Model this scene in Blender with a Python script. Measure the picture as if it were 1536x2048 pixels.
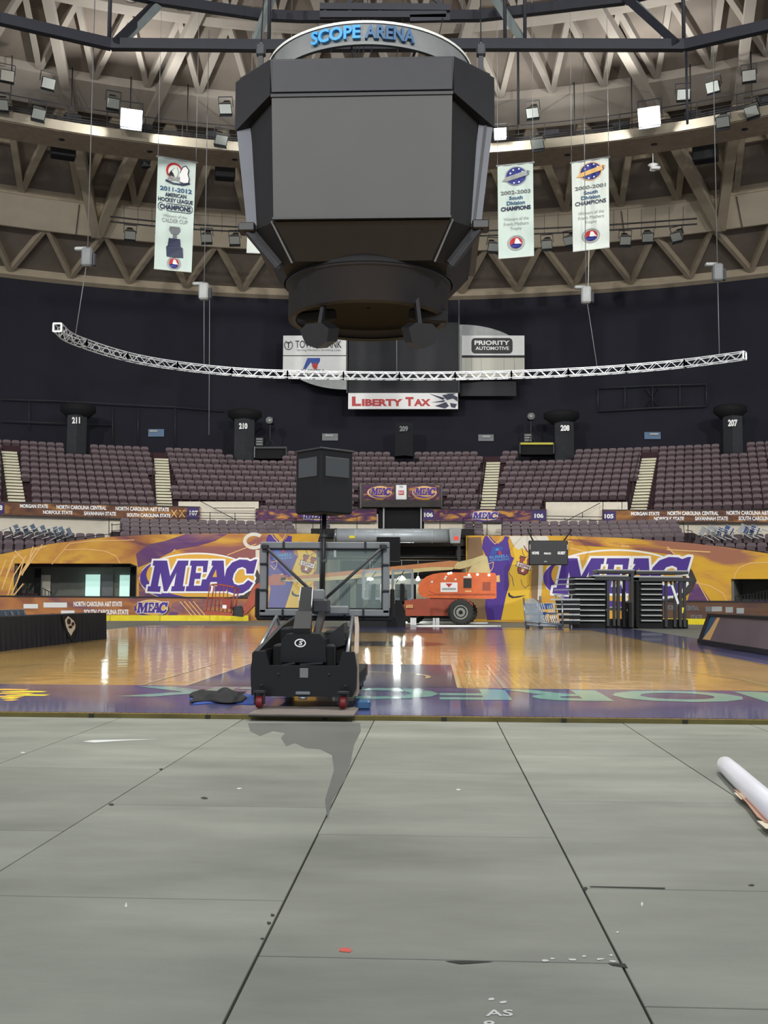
import bpy, math, random
from mathutils import Vector, Matrix, Euler
from mathutils.geometry import tessellate_polygon
random.seed(7)
PI = math.pi
sc = bpy.context.scene
for o in list(bpy.data.objects):
    bpy.data.objects.remove(o)
# ------------------------------------------------------------------ camera, world, lights, exposure
F_PX = 2150.0
EYE = Vector((0, 0, 1.22))
YAW, PITCH, ROLL = math.radians(2.69), math.radians(4.65), math.radians(0.3)
CAMROT = (Matrix.Rotation(YAW, 4, 'Z') @ Matrix.Rotation(PI/2 + PITCH, 4, 'X') @ Matrix.Rotation(ROLL, 4, 'Z'))
cam_d = bpy.data.cameras.new('camera')
cam = bpy.data.objects.new('camera', cam_d)
sc.collection.objects.link(cam)
cam.matrix_world = Matrix.Translation(EYE) @ CAMROT
cam_d.sensor_fit = 'VERTICAL'
cam_d.sensor_height = 24.0
cam_d.lens = 24.0 * F_PX / 2048.0
cam_d.clip_end = 400
cam_d.clip_start = 0.05
sc.camera = cam
vs = sc.view_settings
vs.view_transform = 'Standard'; vs.look = 'None'; vs.gamma = 1.0; vs.use_curve_mapping = False
vs.exposure = EXPOSURE = 0.0
world = bpy.data.worlds.new('world'); sc.world = world; world.use_nodes = True
world.node_tree.nodes['Background'].inputs[0].default_value = (0.80, 0.86, 1.0, 1)
world.node_tree.nodes['Background'].inputs[1].default_value = 0.75
CX, CY = -2.0, 16.0            # plan centre of the round hall
def lamp(name, loc, power, size=0.5, color=(1, 1, 1), kind='POINT', aim=None, angle=1.2, blend=.6):
    d = bpy.data.lights.new(name, kind); d.energy = power; d.color = color
    d.shadow_soft_size = size
    if kind == 'SPOT': d.spot_size = angle; d.spot_blend = blend
    o = bpy.data.objects.new(name, d); sc.collection.objects.link(o); o.location = loc
    if aim is not None:
        o.rotation_euler = (Vector(aim) - Vector(loc)).to_track_quat('-Z', 'Y').to_euler()
    return o
# lamps of the round light ring (the ones behind the camera too)
RING_R, RING_Z = 43.0, 27.6
for k, th in enumerate((-62, -95, -130, -165, 165, 130, 95, 62)):
    a = math.radians(th)
    lamp('ring_lamp', (CX + RING_R*math.sin(a), CY + RING_R*math.cos(a), RING_Z - 1.5), 2600, 0.6, (0.93, 0.97, 1.0))
# unseen down spots added so the near floor darkens towards the camera
for (x, y, p) in ((8, 21, 20000), (-6, 23, 10500)):
    lamp('floor_fill', (x, y, 25), p, 0.7, (1.0, 0.985, 0.93), 'SPOT', (0, 15, 0), 1.05, 1.0)
for (x, y, tx, ty, p) in ((-24, -8, -14, 60, 52000), (22, -8, 12, 60, 52000), (0, -20, -2, 66, 50000)):
    lamp('stand_lamp', (x, y, 25), p, 0.7, (1.0, 0.99, 0.95), 'SPOT', (tx, ty, 4), 1.15, .9)

# ------------------------------------------------------------------ pixel rays (used to place things at real depths)
R3 = CAMROT.to_3x3()
def ray(px, py):
    return R3 @ Vector(((px - 768.0)/F_PX, (1024.0 - py)/F_PX, -1.0))
def cyl(r):
    def f(px, py, off=0.0):
        d = ray(px, py); rr = r - off
        ox, oy = EYE.x - CX, EYE.y - CY
        a = d.x*d.x + d.y*d.y; b = 2*(ox*d.x + oy*d.y); c = ox*ox + oy*oy - rr*rr
        t = (-b + math.sqrt(b*b - 4*a*c))/(2*a)
        return EYE + d*t
    return f
def pln(Y):
    def f(px, py, off=0.0):
        d = ray(px, py); return EYE + d*((Y - off - EYE.y)/d.y)
    return f
def obl(p0, nrm):
    p0 = Vector(p0); nrm = Vector(nrm).normalized()
    def f(px, py, off=0.0):
        d = ray(px, py); return EYE + d*((p0 - nrm*(-off) - EYE).dot(nrm)/d.dot(nrm))
    return f
def flr(z=0.0):
    def f(px, py, off=0.0):
        d = ray(px, py); return EYE + d*((z + off - EYE.z)/d.z)
    return f
def polar(r, th, z): return Vector((CX + r*math.sin(th), CY + r*math.cos(th), z))
def theta(p): return math.atan2(p.x - CX, p.y - CY)

# ------------------------------------------------------------------ materials
def srgb(c):
    return tuple(((v/255.0)/12.92 if v/255.0 <= .04045 else (((v/255.0)+.055)/1.055)**2.4) for v in c) + (1.0,)
MATS = {}
def mat(name, rgb, rough=.6, metal=0.0, var=.0, scale=3.0, emit=None, estr=0, coat=0, alpha=1.0, bump=0.0, rgb2=None, stretch=None, trans=0):
    m = bpy.data.materials.new(name); m.use_nodes = True; nt = m.node_tree
    b = nt.nodes['Principled BSDF']
    b.inputs['Base Color'].default_value = srgb(rgb)
    b.inputs['Roughness'].default_value = rough; b.inputs['Metallic'].default_value = metal
    if coat: b.inputs['Coat Weight'].default_value = coat; b.inputs['Coat Roughness'].default_value = .05
    if trans: b.inputs['Transmission Weight'].default_value = trans
    if alpha < 1: b.inputs['Alpha'].default_value = alpha
    if emit: b.inputs['Emission Color'].default_value = srgb(emit); b.inputs['Emission Strength'].default_value = estr
    if var or rgb2 or bump:
        tc = nt.nodes.new('ShaderNodeTexCoord'); mp = nt.nodes.new('ShaderNodeMapping')
        nt.links.new(tc.outputs['Object'], mp.inputs[0])
        if stretch: mp.inputs['Scale'].default_value = stretch
        n = nt.nodes.new('ShaderNodeTexNoise'); n.inputs['Scale'].default_value = scale; n.inputs['Detail'].default_value = 6
        nt.links.new(mp.outputs[0], n.inputs['Vector'])
        cr = nt.nodes.new('ShaderNodeValToRGB')
        c1 = srgb(rgb); c2 = srgb(rgb2) if rgb2 else None
        cr.color_ramp.elements[0].position = .3; cr.color_ramp.elements[1].position = .7
        if c2: cr.color_ramp.elements[0].color = c1; cr.color_ramp.elements[1].color = c2
        else:
            cr.color_ramp.elements[0].color = tuple(max(0, v*(1-var)) for v in c1[:3]) + (1,)
            cr.color_ramp.elements[1].color = tuple(min(1, v*(1+var)) for v in c1[:3]) + (1,)
        nt.links.new(n.outputs[0], cr.inputs[0]); nt.links.new(cr.outputs[0], b.inputs['Base Color'])
        if bump:
            bp = nt.nodes.new('ShaderNodeBump'); bp.inputs['Strength'].default_value = bump
            nt.links.new(n.outputs[0], bp.inputs['Height']); nt.links.new(bp.outputs[0], b.inputs['Normal'])
    MATS[name] = m
    return m
mat('black', (15, 15, 18), .5, var=.2)
mat('film', (150, 160, 166), .25, alpha=.45)
mat('mural_brown', (142, 112, 78), .75, var=.15, scale=.5)
mat('jersey_gold', (236, 190, 44), .6)
mat('black_matte', (9, 9, 12), .85, var=.2)
mat('black_gloss', (11, 11, 14), .3)
mat('dark_grey', (48, 49, 52), .6, var=.15)
mat('charcoal', (32, 32, 36), .65, var=.15)
mat('mid_grey', (114, 116, 117), .55, var=.1)
mat('light_grey', (160, 162, 160), .5, var=.1)
mat('steel', (140, 144, 148), .35, .8)
mat('alu', (215, 217, 218), .4, .25)
mat('white', (232, 232, 228), .6, var=.03)
mat('letter_white', (244, 242, 238), .6)
mat('cream', (226, 218, 200), .8, var=.05)
mat('wall_cream', (226, 216, 196), .85, var=.04)
mat('orange', (218, 100, 36), .4, var=.12)
mat('orange_dark', (160, 68, 38), .5, var=.15)
mat('boom_cream', (196, 180, 122), .5, var=.08)
mat('boom_orange', (184, 118, 66), .5, var=.1)
mat('rubber', (58, 58, 54), .9, var=.2)
mat('rim_grey', (150, 152, 142), .6)
mat('purple', (74, 40, 140), .6)
mat('purple_dark', (52, 30, 96), .6)
mat('gold', (228, 172, 58), .6)
mat('gold_pale', (238, 190, 120), .6)
mat('yellow', (238, 216, 20), .5, var=.05)
mat('safety_yellow', (200, 190, 60), .6, var=.1)
mat('red', (190, 34, 36), .5)
mat('brick_red', (150, 50, 34), .5)
mat('caster_red', (110, 24, 26), .5)
mat('blue', (26, 70, 160), .5)
mat('royal', (28, 40, 130), .5)
mat('sky_blue', (60, 150, 205), .45)
mat('slate_blue', (52, 92, 128), .45)
mat('navy', (22, 30, 66), .5)
mat('cloth_blue', (34, 66, 140), .8)
mat('chair_blue', (84, 100, 116), .5, var=.2)
mat('chair_navy', (44, 74, 128), .5)
mat('silver_duct', (186, 192, 194), .4, .3, var=.06, scale=4)
mat('dark_wall', (24, 24, 35), .9, var=.12, scale=.6)
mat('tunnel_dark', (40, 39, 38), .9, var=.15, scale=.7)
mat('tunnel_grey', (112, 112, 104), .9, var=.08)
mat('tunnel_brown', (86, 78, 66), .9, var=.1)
mat('concrete', (120, 120, 112), .85, var=.1)
mat('maroon', (50, 18, 26), .8, var=.15)
mat('seat', (98, 80, 83), .55, var=.06)
mat('seat_pan', (58, 34, 40), .6)
mat('seat_lower', (96, 80, 84), .55, var=.06)
mat('seat_dark', (44, 24, 30), .7)
mat('step_cream', (214, 208, 180), .8, var=.06)
mat('step_dark', (70, 62, 54), .9)
mat('fabric_black', (30, 29, 33), .95, var=.25, scale=2.0, stretch=(4, 4, .3))
mat('rail_dark', (40, 38, 38), .5, .3)
mat('beam', (30, 31, 40), .6, var=.12)
mat('beam_light', (120, 128, 126), .6, var=.08)
mat('dome_rib', (158, 144, 122), .9, var=.08, scale=1.2)
mat('dome_panel', (112, 101, 90), .95, var=.12, scale=.8)
mat('dome_band', (206, 192, 168), .9, var=.07, scale=.8)
mat('dome_upper', (142, 132, 120), .9, var=.07, scale=.8)
mat('catwalk_tan', (150, 132, 112), .85, var=.12)
mat('catwalk_white', (140, 130, 112), .6, var=.05)
mat('banner_white', (226, 232, 222), .85, var=.04, scale=1.5)
mat('banner_teal', (208, 222, 212), .85, var=.05, scale=1.0)
mat('screen_grey', (64, 64, 63), .6, var=.04, scale=1.0)
mat('board_case', (38, 38, 43), .6, var=.08)
mat('board_case_light', (72, 75, 84), .5, var=.06)
mat('ring_grey', (122, 124, 122), .5, var=.05)
mat('ring_white', (220, 220, 210), .5)
mat('lens_glass', (150, 152, 146), .2, .3)
mat('flood_case', (104, 104, 98), .4, .3)
mat('lamp_glow', (255, 255, 255), .5, emit=(235, 255, 250), estr=30)
mat('lamp_soft', (255, 255, 255), .5, emit=(255, 255, 245), estr=2.4)
mat('room_glow', (200, 225, 215), .6, emit=(190, 235, 222), estr=.75)
mat('exit_glow', (200, 60, 50), .6, emit=(220, 50, 40), estr=.7)
mat('rack_glow', (200, 200, 200), .6, emit=(180, 190, 220), estr=.5)
mat('curtain_white', (205, 203, 188), .9, var=.05, scale=6, stretch=(6, 1, .1))
mat('sign_dark', (60, 52, 48), .6, var=.3, scale=1.2)
mat('paper_brown', (196, 150, 124), .85, var=.05)
mat('paper_cream', (226, 214, 186), .85)
mat('roll_white', (238, 236, 240), .35, var=.02)
mat('plywood', (112, 102, 94), .6, var=.15, scale=4, stretch=(1, 6, 1))
mat('beige_panel', (146, 130, 116), .6, var=.06)
mat('patch_grey', (100, 100, 94), .42, var=.1, scale=1.2)
mat('paint_mark', (206, 208, 200), .8)
mat('red_mark', (214, 92, 80), .8)
mat('teal_paint', (122, 188, 172), .14, coat=.4, var=.08)
mat('line_white', (214, 196, 140), .14, coat=.4)
mat('navy_paint', (44, 56, 104), .22, coat=.5, scale=1.0, rgb2=(84, 82, 128))
mat('lane_paint', (46, 46, 74), .3, coat=.4, var=.15, scale=1.0)
mat('logo_dark', (66, 62, 50), .13, coat=.5)
mat('edge_yellow', (92, 84, 36), .7, var=.3)
mat('edge_dark', (40, 38, 28), .8)
mat('glass', (200, 220, 212), .03, alpha=.13)
mat('led_face', (118, 104, 108), .45, var=.12, scale=.8)
mat('gloss_black_screen', (60, 62, 62), .3)

def wood_mat():
    m = bpy.data.materials.new('court_wood'); m.use_nodes = True; nt = m.node_tree; b = nt.nodes['Principled BSDF']
    tc = nt.nodes.new('ShaderNodeTexCoord'); mp = nt.nodes.new('ShaderNodeMapping')
    mp.inputs['Rotation'].default_value = (0, 0, PI/2)
    nt.links.new(tc.outputs['Object'], mp.inputs[0])
    br = nt.nodes.new('ShaderNodeTexBrick'); nt.links.new(mp.outputs[0], br.inputs['Vector'])
    br.inputs['Color1'].default_value = srgb((216, 176, 104)); br.inputs['Color2'].default_value = srgb((205, 162, 90))
    br.inputs['Mortar'].default_value = srgb((150, 104, 50)); br.inputs['Scale'].default_value = 1.0
    br.inputs['Mortar Size'].default_value = .004; br.inputs['Brick Width'].default_value = 1.4; br.inputs['Row Height'].default_value = .09
    n = nt.nodes.new('ShaderNodeTexNoise'); n.inputs['Scale'].default_value = .35; n.inputs['Detail'].default_value = 3
    nt.links.new(tc.outputs['Object'], n.inputs['Vector'])
    mx = nt.nodes.new('ShaderNodeMix'); mx.data_type = 'RGBA'; mx.blend_type = 'MULTIPLY'
    cr = nt.nodes.new('ShaderNodeValToRGB'); cr.color_ramp.elements[0].color = (.78, .8, .82, 1); cr.color_ramp.elements[0].position = .35
    cr.color_ramp.elements[1].color = (1, 1, 1, 1); cr.color_ramp.elements[1].position = .65
    nt.links.new(n.outputs[0], cr.inputs[0]); mx.inputs[0].default_value = 1
    nt.links.new(br.outputs[0], mx.inputs[6]); nt.links.new(cr.outputs[0], mx.inputs[7]); nt.links.new(mx.outputs[2], b.inputs['Base Color'])
    b.inputs['Roughness'].default_value = .19; b.inputs['Coat Weight'].default_value = .5; b.inputs['Coat Roughness'].default_value = .06
    # slightly wavy varnish
    n2 = nt.nodes.new('ShaderNodeTexNoise'); n2.inputs['Scale'].default_value = 1.4; n2.inputs['Detail'].default_value = 2
    nt.links.new(tc.outputs['Object'], n2.inputs['Vector'])
    bp = nt.nodes.new('ShaderNodeBump'); bp.inputs['Strength'].default_value = .02; bp.inputs['Distance'].default_value = .3
    nt.links.new(n2.outputs[0], bp.inputs['Height']); nt.links.new(bp.outputs[0], b.inputs['Normal']); nt.links.new(bp.outputs[0], b.inputs['Coat Normal'])
    MATS['court_wood'] = m
wood_mat()

def mural_mat(name, cols, scale=.12, rot=.9):
    """printed swirl: broad diagonal brush streaks in several inks"""
    m = bpy.data.materials.new(name); m.use_nodes = True; nt = m.node_tree; b = nt.nodes['Principled BSDF']
    b.inputs['Roughness'].default_value = .75
    tc = nt.nodes.new('ShaderNodeTexCoord'); mp = nt.nodes.new('ShaderNodeMapping')
    nt.links.new(tc.outputs['Object'], mp.inputs[0]); mp.inputs['Rotation'].default_value = (0, rot, 0); mp.inputs['Scale'].default_value = (1, .3, 3.2)
    n = nt.nodes.new('ShaderNodeTexNoise'); n.inputs['Scale'].default_value = scale; n.inputs['Detail'].default_value = 5; n.inputs['Distortion'].default_value = .6
    nt.links.new(mp.outputs[0], n.inputs['Vector'])
    cr = nt.nodes.new('ShaderNodeValToRGB')
    els = cr.color_ramp.elements
    els[0].position = .34; els[0].color = srgb(cols[0]); els[1].position = .66; els[1].color = srgb(cols[-1])
    k = len(cols)
    for i in range(1, k-1):
        e = els.new(.34 + .32*i/(k-1)); e.color = srgb(cols[i])
    nt.links.new(n.outputs[0], cr.inputs[0]); nt.links.new(cr.outputs[0], b.inputs['Base Color'])
    MATS[name] = m
mural_mat('mural_print', [(122, 74, 80), (176, 112, 66), (204, 146, 62), (218, 166, 64), (190, 128, 66), (150, 92, 88)], .2)
mural_mat('mural_print_right', [(176, 116, 66), (214, 160, 58), (226, 174, 48), (220, 164, 56), (168, 110, 84)], .16)
mural_mat('fascia_print', [(196, 140, 60), (150, 96, 70), (92, 50, 92), (70, 44, 74), (130, 84, 80), (206, 146, 60)], .8, .7)
mural_mat('fascia_brown', [(74, 48, 44), (120, 78, 50), (96, 62, 48), (170, 116, 56), (84, 52, 48)], .35, .7)
mural_mat('board_print', [(150, 92, 60), (188, 124, 70), (168, 108, 72), (130, 84, 92), (176, 120, 74)], .25, .7)
mural_mat('board_print_dark', [(84, 60, 56), (110, 78, 56), (92, 66, 58), (72, 56, 60)], .25, .7)
mural_mat('purple_smoke', [(112, 74, 106), (100, 60, 112), (150, 104, 96), (108, 66, 112)], .3, .9)

def floor_mat():
    m = bpy.data.materials.new('ice_cover'); m.use_nodes = True; nt = m.node_tree; b = nt.nodes['Principled BSDF']
    tc = nt.nodes.new('ShaderNodeTexCoord')
    n = nt.nodes.new('ShaderNodeTexNoise'); n.inputs['Scale'].default_value = .8; n.inputs['Detail'].default_value = 8; n.inputs['Roughness'].default_value = .6
    mp = nt.nodes.new('ShaderNodeMapping'); mp.inputs['Scale'].default_value = (.8, 2.0, 1)
    nt.links.new(tc.outputs['Object'], mp.inputs[0]); nt.links.new(mp.outputs[0], n.inputs['Vector'])
    cr = nt.nodes.new('ShaderNodeValToRGB'); cr.color_ramp.elements[0].position = .3; cr.color_ramp.elements[1].position = .72
    cr.color_ramp.elements[0].color = srgb((112, 114, 103)); cr.color_ramp.elements[1].color = srgb((146, 147, 134))
    nt.links.new(n.outputs[0], cr.inputs[0])
    at = nt.nodes.new('ShaderNodeAttribute'); at.attribute_name = 'tone'
    mx = nt.nodes.new('ShaderNodeMix'); mx.data_type = 'RGBA'; mx.blend_type = 'MULTIPLY'; mx.inputs[0].default_value = 1
    nt.links.new(cr.outputs[0], mx.inputs[6]); nt.links.new(at.outputs['Color'], mx.inputs[7]); nt.links.new(mx.outputs[2], b.inputs['Base Color'])
    n3 = nt.nodes.new('ShaderNodeTexNoise'); n3.inputs['Scale'].default_value = 60; n3.inputs['Detail'].default_value = 4
    nt.links.new(tc.outputs['Object'], n3.inputs['Vector'])
    bp = nt.nodes.new('ShaderNodeBump'); bp.inputs['Strength'].default_value = .08; bp.inputs['Distance'].default_value = .01
    nt.links.new(n3.outputs[0], bp.inputs['Height']); nt.links.new(bp.outputs[0], b.inputs['Normal'])
    b.inputs['Roughness'].default_value = .55
    MATS['ice_cover'] = m
floor_mat()

# ------------------------------------------------------------------ mesh builder
class MB:
    def __init__(s): s.v = []; s.f = []; s.m = []; s.sm = []
    def add(s, vs, fs, m, smooth=False):
        b = len(s.v); s.v += [Vector(v) for v in vs]
        for f in fs: s.f.append(tuple(b + i for i in f)); s.m.append(m); s.sm.append(smooth)
        return s
    def box(s, c, d, m, rot=None):
        c = Vector(c); hx, hy, hz = d[0]/2, d[1]/2, d[2]/2
        vs = [Vector((x*hx, y*hy, z*hz)) for x in (-1, 1) for y in (-1, 1) for z in (-1, 1)]
        if rot is not None: vs = [rot @ v for v in vs]
        return s.add([c + v for v in vs], [(0,1,3,2), (4,6,7,5), (0,4,5,1), (2,3,7,6), (0,2,6,4), (1,5,7,3)], m)
    def bbox(s, c, d, m, bev=.02, rot=None):
        """box with chamfered vertical and horizontal edges"""
        c = Vector(c); vs = []; hx, hy, hz = d[0]/2, d[1]/2, d[2]/2; b = min(bev, hx*.49, hy*.49, hz*.49)
        ring = [(-hx+b, -hy), (hx-b, -hy), (hx, -hy+b), (hx, hy-b), (hx-b, hy), (-hx+b, hy), (-hx, hy-b), (-hx, -hy+b)]
        def inset(k): return [(x*(1-b/hx*k), y*(1-b/hy*k)) for x, y in ring]
        for z, k in ((-hz, 1), (-hz+b, 0), (hz-b, 0), (hz, 1)):
            vs += [Vector((x, y, z)) for x, y in inset(k)]
        if rot is not None: vs = [rot @ v for v in vs]
        fs = [tuple(range(7, -1, -1)), tuple(range(24, 32))]
        for l in range(3):
            for i in range(8): j = (i+1) % 8; fs.append((l*8+i, l*8+j, (l+1)*8+j, (l+1)*8+i))
        return s.add([c + v for v in vs], fs, m)
    def bar(s, a, b, w, h, m, up=(0, 0, 1)):
        a = Vector(a); b = Vector(b); d = (b - a)
        if d.length < 1e-6: return s
        d.normalize(); u = Vector(up)
        x = d.cross(u)
        if x.length < 1e-4: x = d.cross(Vector((1, 0, 0)))
        x.normalize(); y = x.cross(d).normalized()
        vs = [p + x*sx*w/2 + y*sy*h/2 for p in (a, b) for sx, sy in ((-1,-1), (1,-1), (1,1), (-1,1))]
        return s.add(vs, [(3,2,1,0), (4,5,6,7), (0,1,5,4), (1,2,6,5), (2,3,7,6), (3,0,4,7)], m)
    def tube(s, pts, r, m, n=8, r2=None):
        pts = [Vector(p) for p in pts]; vs = []; fs = []
        N = len(pts)
        for i, p in enumerate(pts):
            d = (pts[min(i+1, N-1)] - pts[max(i-1, 0)]).normalized()
            x = d.cross(Vector((0, 0, 1)))
            if x.length < .05: x = d.cross(Vector((1, 0, 0)))
            x.normalize(); y = x.cross(d)
            rr = r if r2 is None else r + (r2-r)*i/(N-1)
            vs += [p + x*rr*math.cos(2*PI*k/n) + y*rr*math.sin(2*PI*k/n) for k in range(n)]
        for i in range(N-1):
            for k in range(n):
                k2 = (k+1) % n; fs.append((i*n+k, i*n+k2, (i+1)*n+k2, (i+1)*n+k))
        s.add(vs, fs, m, True)
        b = len(s.v) - len(vs)
        s.f.append(tuple(b + k for k in range(n-1, -1, -1))); s.m.append(m); s.sm.append(False)
        s.f.append(tuple(b + (N-1)*n + k for k in range(n))); s.m.append(m); s.sm.append(False)
        return s
    def lathe(s, prof, m, c=(0, 0, 0), axis='Z', n=32, a0=0, a1=2*PI, smooth=True):
        c = Vector(c); vs = []; fs = []; full = abs(a1 - a0 - 2*PI) < 1e-6; nn = n if full else n+1
        for r, z in prof:
            for k in range(nn):
                a = a0 + (a1-a0)*k/n
                p = Vector((r*math.cos(a), r*math.sin(a), z))
                if axis == 'Y': p = Vector((p.x, p.z, p.y))
                if axis == 'X': p = Vector((p.z, p.x, p.y))
                vs.append(c + p)
        for i in range(len(prof)-1):
            for k in range(n):
                k2 = (k+1) % nn if full else k+1
                fs.append((i*nn+k, i*nn+k2, (i+1)*nn+k2, (i+1)*nn+k))
        return s.add(vs, fs, m, smooth)
    def prism(s, pts, ext, m, m_side=None):
        """planar polygon (3D points) extruded by vector ext"""
        pts = [Vector(p) for p in pts]; ext = Vector(ext); n = len(pts)
        tri = tessellate_polygon([pts])
        s.add(pts + [p + ext for p in pts], [tuple(t) for t in tri] + [tuple(n + i for i in reversed(t)) for t in tri], m)
        b = len(s.v) - 2*n
        for i in range(n):
            j = (i+1) % n; s.f.append((b+i, b+j, b+n+j, b+n+i)); s.m.append(m_side or m); s.sm.append(False)
        return s
    def build(s, name, parent=None, world=True, loc=None, coll=None):
        """loc: origin for a top-level mesh (defaults to bottom centre)"""
        vs = s.v
        me = bpy.data.meshes.new(name)
        o = bpy.data.objects.new(name, me)
        if parent is not None:
            o.parent = parent
            if world:
                M = chain(parent).inverted(); vs = [M @ v for v in vs]
        elif world and vs:
            if loc is None:
                xs = [v.x for v in vs]; ys = [v.y for v in vs]; zs = [v.z for v in vs]
                loc = Vector(((min(xs)+max(xs))/2, (min(ys)+max(ys))/2, min(zs)))
            loc = Vector(loc); vs = [v - loc for v in vs]; o.location = loc
        names = []
        for m in s.m:
            if m not in names: names.append(m)
        for m in names: me.materials.append(MATS[m])
        ix = {m: i for i, m in enumerate(names)}
        me.from_pydata([tuple(v) for v in vs], [], s.f)
        me.polygons.foreach_set('material_index', [ix[m] for m in s.m])
        me.polygons.foreach_set('use_smooth', s.sm)
        me.validate(); me.update()
        sc.collection.objects.link(o)
        return o
def chain(o):
    M = Matrix.Identity(4)
    while o is not None: M = o.matrix_basis @ M; o = o.parent
    return M
def tag(o, label=None, cat=None, group=None, kind=None):
    if label: o['label'] = label
    if cat: o['category'] = cat
    if group: o['group'] = group
    if kind: o['kind'] = kind
    return o
def thing(name, label, cat, loc=(0, 0, 0), rot=(0, 0, 0), group=None):
    o = bpy.data.objects.new(name, None); sc.collection.objects.link(o); o.empty_display_size = .2
    o.location = loc; o.rotation_euler = rot
    return tag(o, label, cat, group)
def struct(o): o['kind'] = 'structure'; return o
KIDS = {}
def kids(o):
    return [c for c in bpy.data.objects if c.parent == o]
def dup(o, loc, rot, label=None, group=None, children=None):
    r = o.copy(); sc.collection.objects.link(r); r.location = loc; r.rotation_euler = rot
    if label: r['label'] = label
    if group: r['group'] = group
    for c in (children if children is not None else kids(o)):
        d = c.copy(); sc.collection.objects.link(d); d.parent = r
        for g in (kids(c) if children is None else []):
            e = g.copy(); sc.collection.objects.link(e); e.parent = d
    return r

# ------------------------------------------------------------------ flat art on a surface pm(px,py,off)
def quadstrip(mb, pm, A, B, off, m):
    vs = [pm(x, y, off) for x, y in A] + [pm(x, y, off) for x, y in B]; n = len(A)
    mb.add(vs, [(i, i+1, n+i+1, n+i) for i in range(n-1)], m)
def ellipse(mb, pm, cx, cy, rx, ry, off, m, rot=0, n=32, a0=0, a1=2*PI):
    A = []; B = []
    c, s_ = math.cos(rot), math.sin(rot)
    for i in range(n+1):
        u = -1 + 2*i/n; h = math.sqrt(max(0, 1-u*u))
        for L, sg in ((A, -1), (B, 1)):
            x, y = u*rx, sg*h*ry
            L.append((cx + x*c - y*s_, cy + x*s_ + y*c))
    quadstrip(mb, pm, A, B, off, m)
def arcring(mb, pm, cx, cy, rx, ry, w, off, m, a0=0, a1=2*PI, n=40, wy=None, taper=False, rot=0):
    A = []; B = []; wy = w if wy is None else wy
    c, s_ = math.cos(rot), math.sin(rot)
    for i in range(n+1):
        t = i/n; a = a0 + (a1-a0)*t; k = math.sin(PI*t) if taper else 1
        for L, q, qy in ((A, 0, 0), (B, w*k, wy*k)):
            x, y = (rx-q)*math.cos(a), (ry-qy)*math.sin(a)
            L.append((cx + x*c - y*s_, cy + x*s_ + y*c))
    quadstrip(mb, pm, A, B, off, m)
def poly(mb, pm, pts, off, m):
    p2 = [Vector((x, y, 0)) for x, y in pts]
    mb.add([pm(x, y, off) for x, y in pts], [tuple(t) for t in tessellate_polygon([p2])], m)
def rect(mb, pm, x0, y0, x1, y1, off, m, n=8):
    quadstrip(mb, pm, [(x0+(x1-x0)*i/n, y0) for i in range(n+1)], [(x0+(x1-x0)*i/n, y1) for i in range(n+1)], off, m)
def pline(mb, pm, pts, w, off, m):
    for (x0, y0), (x1, y1) in zip(pts, pts[1:]):
        L = math.hypot(x1-x0, y1-y0)
        if L < 1e-6: continue
        nx, ny = -(y1-y0)/L*w/2, (x1-x0)/L*w/2; ex, ey = (x1-x0)/L*w*.4, (y1-y0)/L*w*.4
        k = max(1, int(L/25))
        A = [(x0-ex+nx + (x1-x0+2*ex)*i/k, y0-ey+ny + (y1-y0+2*ey)*i/k) for i in range(k+1)]
        B = [(x0-ex-nx + (x1-x0+2*ex)*i/k, y0-ey-ny + (y1-y0+2*ey)*i/k) for i in range(k+1)]
        quadstrip(mb, pm, A, B, off, m)
TXT = {}
def glyphs(s, bold):
    key = (s, bold)
    if key not in TXT:
        cu = bpy.data.curves.new('t', 'FONT'); cu.body = s; cu.size = 1; cu.offset = bold; cu.resolution_u = 3
        o = bpy.data.objects.new('t', cu); sc.collection.objects.link(o)
        dg = bpy.context.evaluated_depsgraph_get(); dg.update()
        me = o.evaluated_get(dg).to_mesh()
        vs = [(v.co.x, v.co.y) for v in me.vertices]; fs = [tuple(p.vertices) for p in me.polygons]
        o.evaluated_get(dg).to_mesh_clear()
        bpy.data.objects.remove(o); bpy.data.curves.remove(cu)
        x0 = min(v[0] for v in vs); x1 = max(v[0] for v in vs); y0 = min(v[1] for v in vs); y1 = max(v[1] for v in vs)
        TXT[key] = ([((x-x0)/(x1-x0), (y-y0)/(y1-y0)) for x, y in vs], fs)
    return TXT[key]
def text(mb, pm, s, x0, y0, x1, y1, off, m, bold=.02, shear=0, dy=0):
    """text filling the box x0..x1, y0 (top)..y1 (bottom); dy = drop over the whole width"""
    vs, fs = glyphs(s, bold)
    P = [pm(x0 + u*(x1-x0) + shear*v*(y1-y0), y1 - v*(y1-y0) + dy*u, off) for u, v in vs]
    mb.add(P, fs, m)
LM = [(905,408),(985,408),(1003,492),(1050,408),(1112,408),(1107,435),(1096,435),(1078,545),(1091,545),(1086,572),(1008,572),(1013,545),(1026,545),(1040,472),(985,572),(966,572),(946,472),(931,545),(948,545),(943,576),(868,572),(873,545),(888,545),(912,435),(900,435)]
LE = [(1124,408),(1228,408),(1219,470),(1196,470),(1197,438),(1158,438),(1153,474),(1186,474),(1180,506),(1148,506),(1142,542),(1184,542),(1192,508),(1216,508),(1203,572),(1094,572),(1099,545),(1111,545),(1130,435),(1119,435)]
LA = [(1250,408),(1318,408),(1326,545),(1338,545),(1333,572),(1262,572),(1266,545),(1280,545),(1279,522),(1241,522),(1232,545),(1245,545),(1240,572),(1178,572),(1183,545),(1194,545),(1256,435),(1246,435)]
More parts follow.
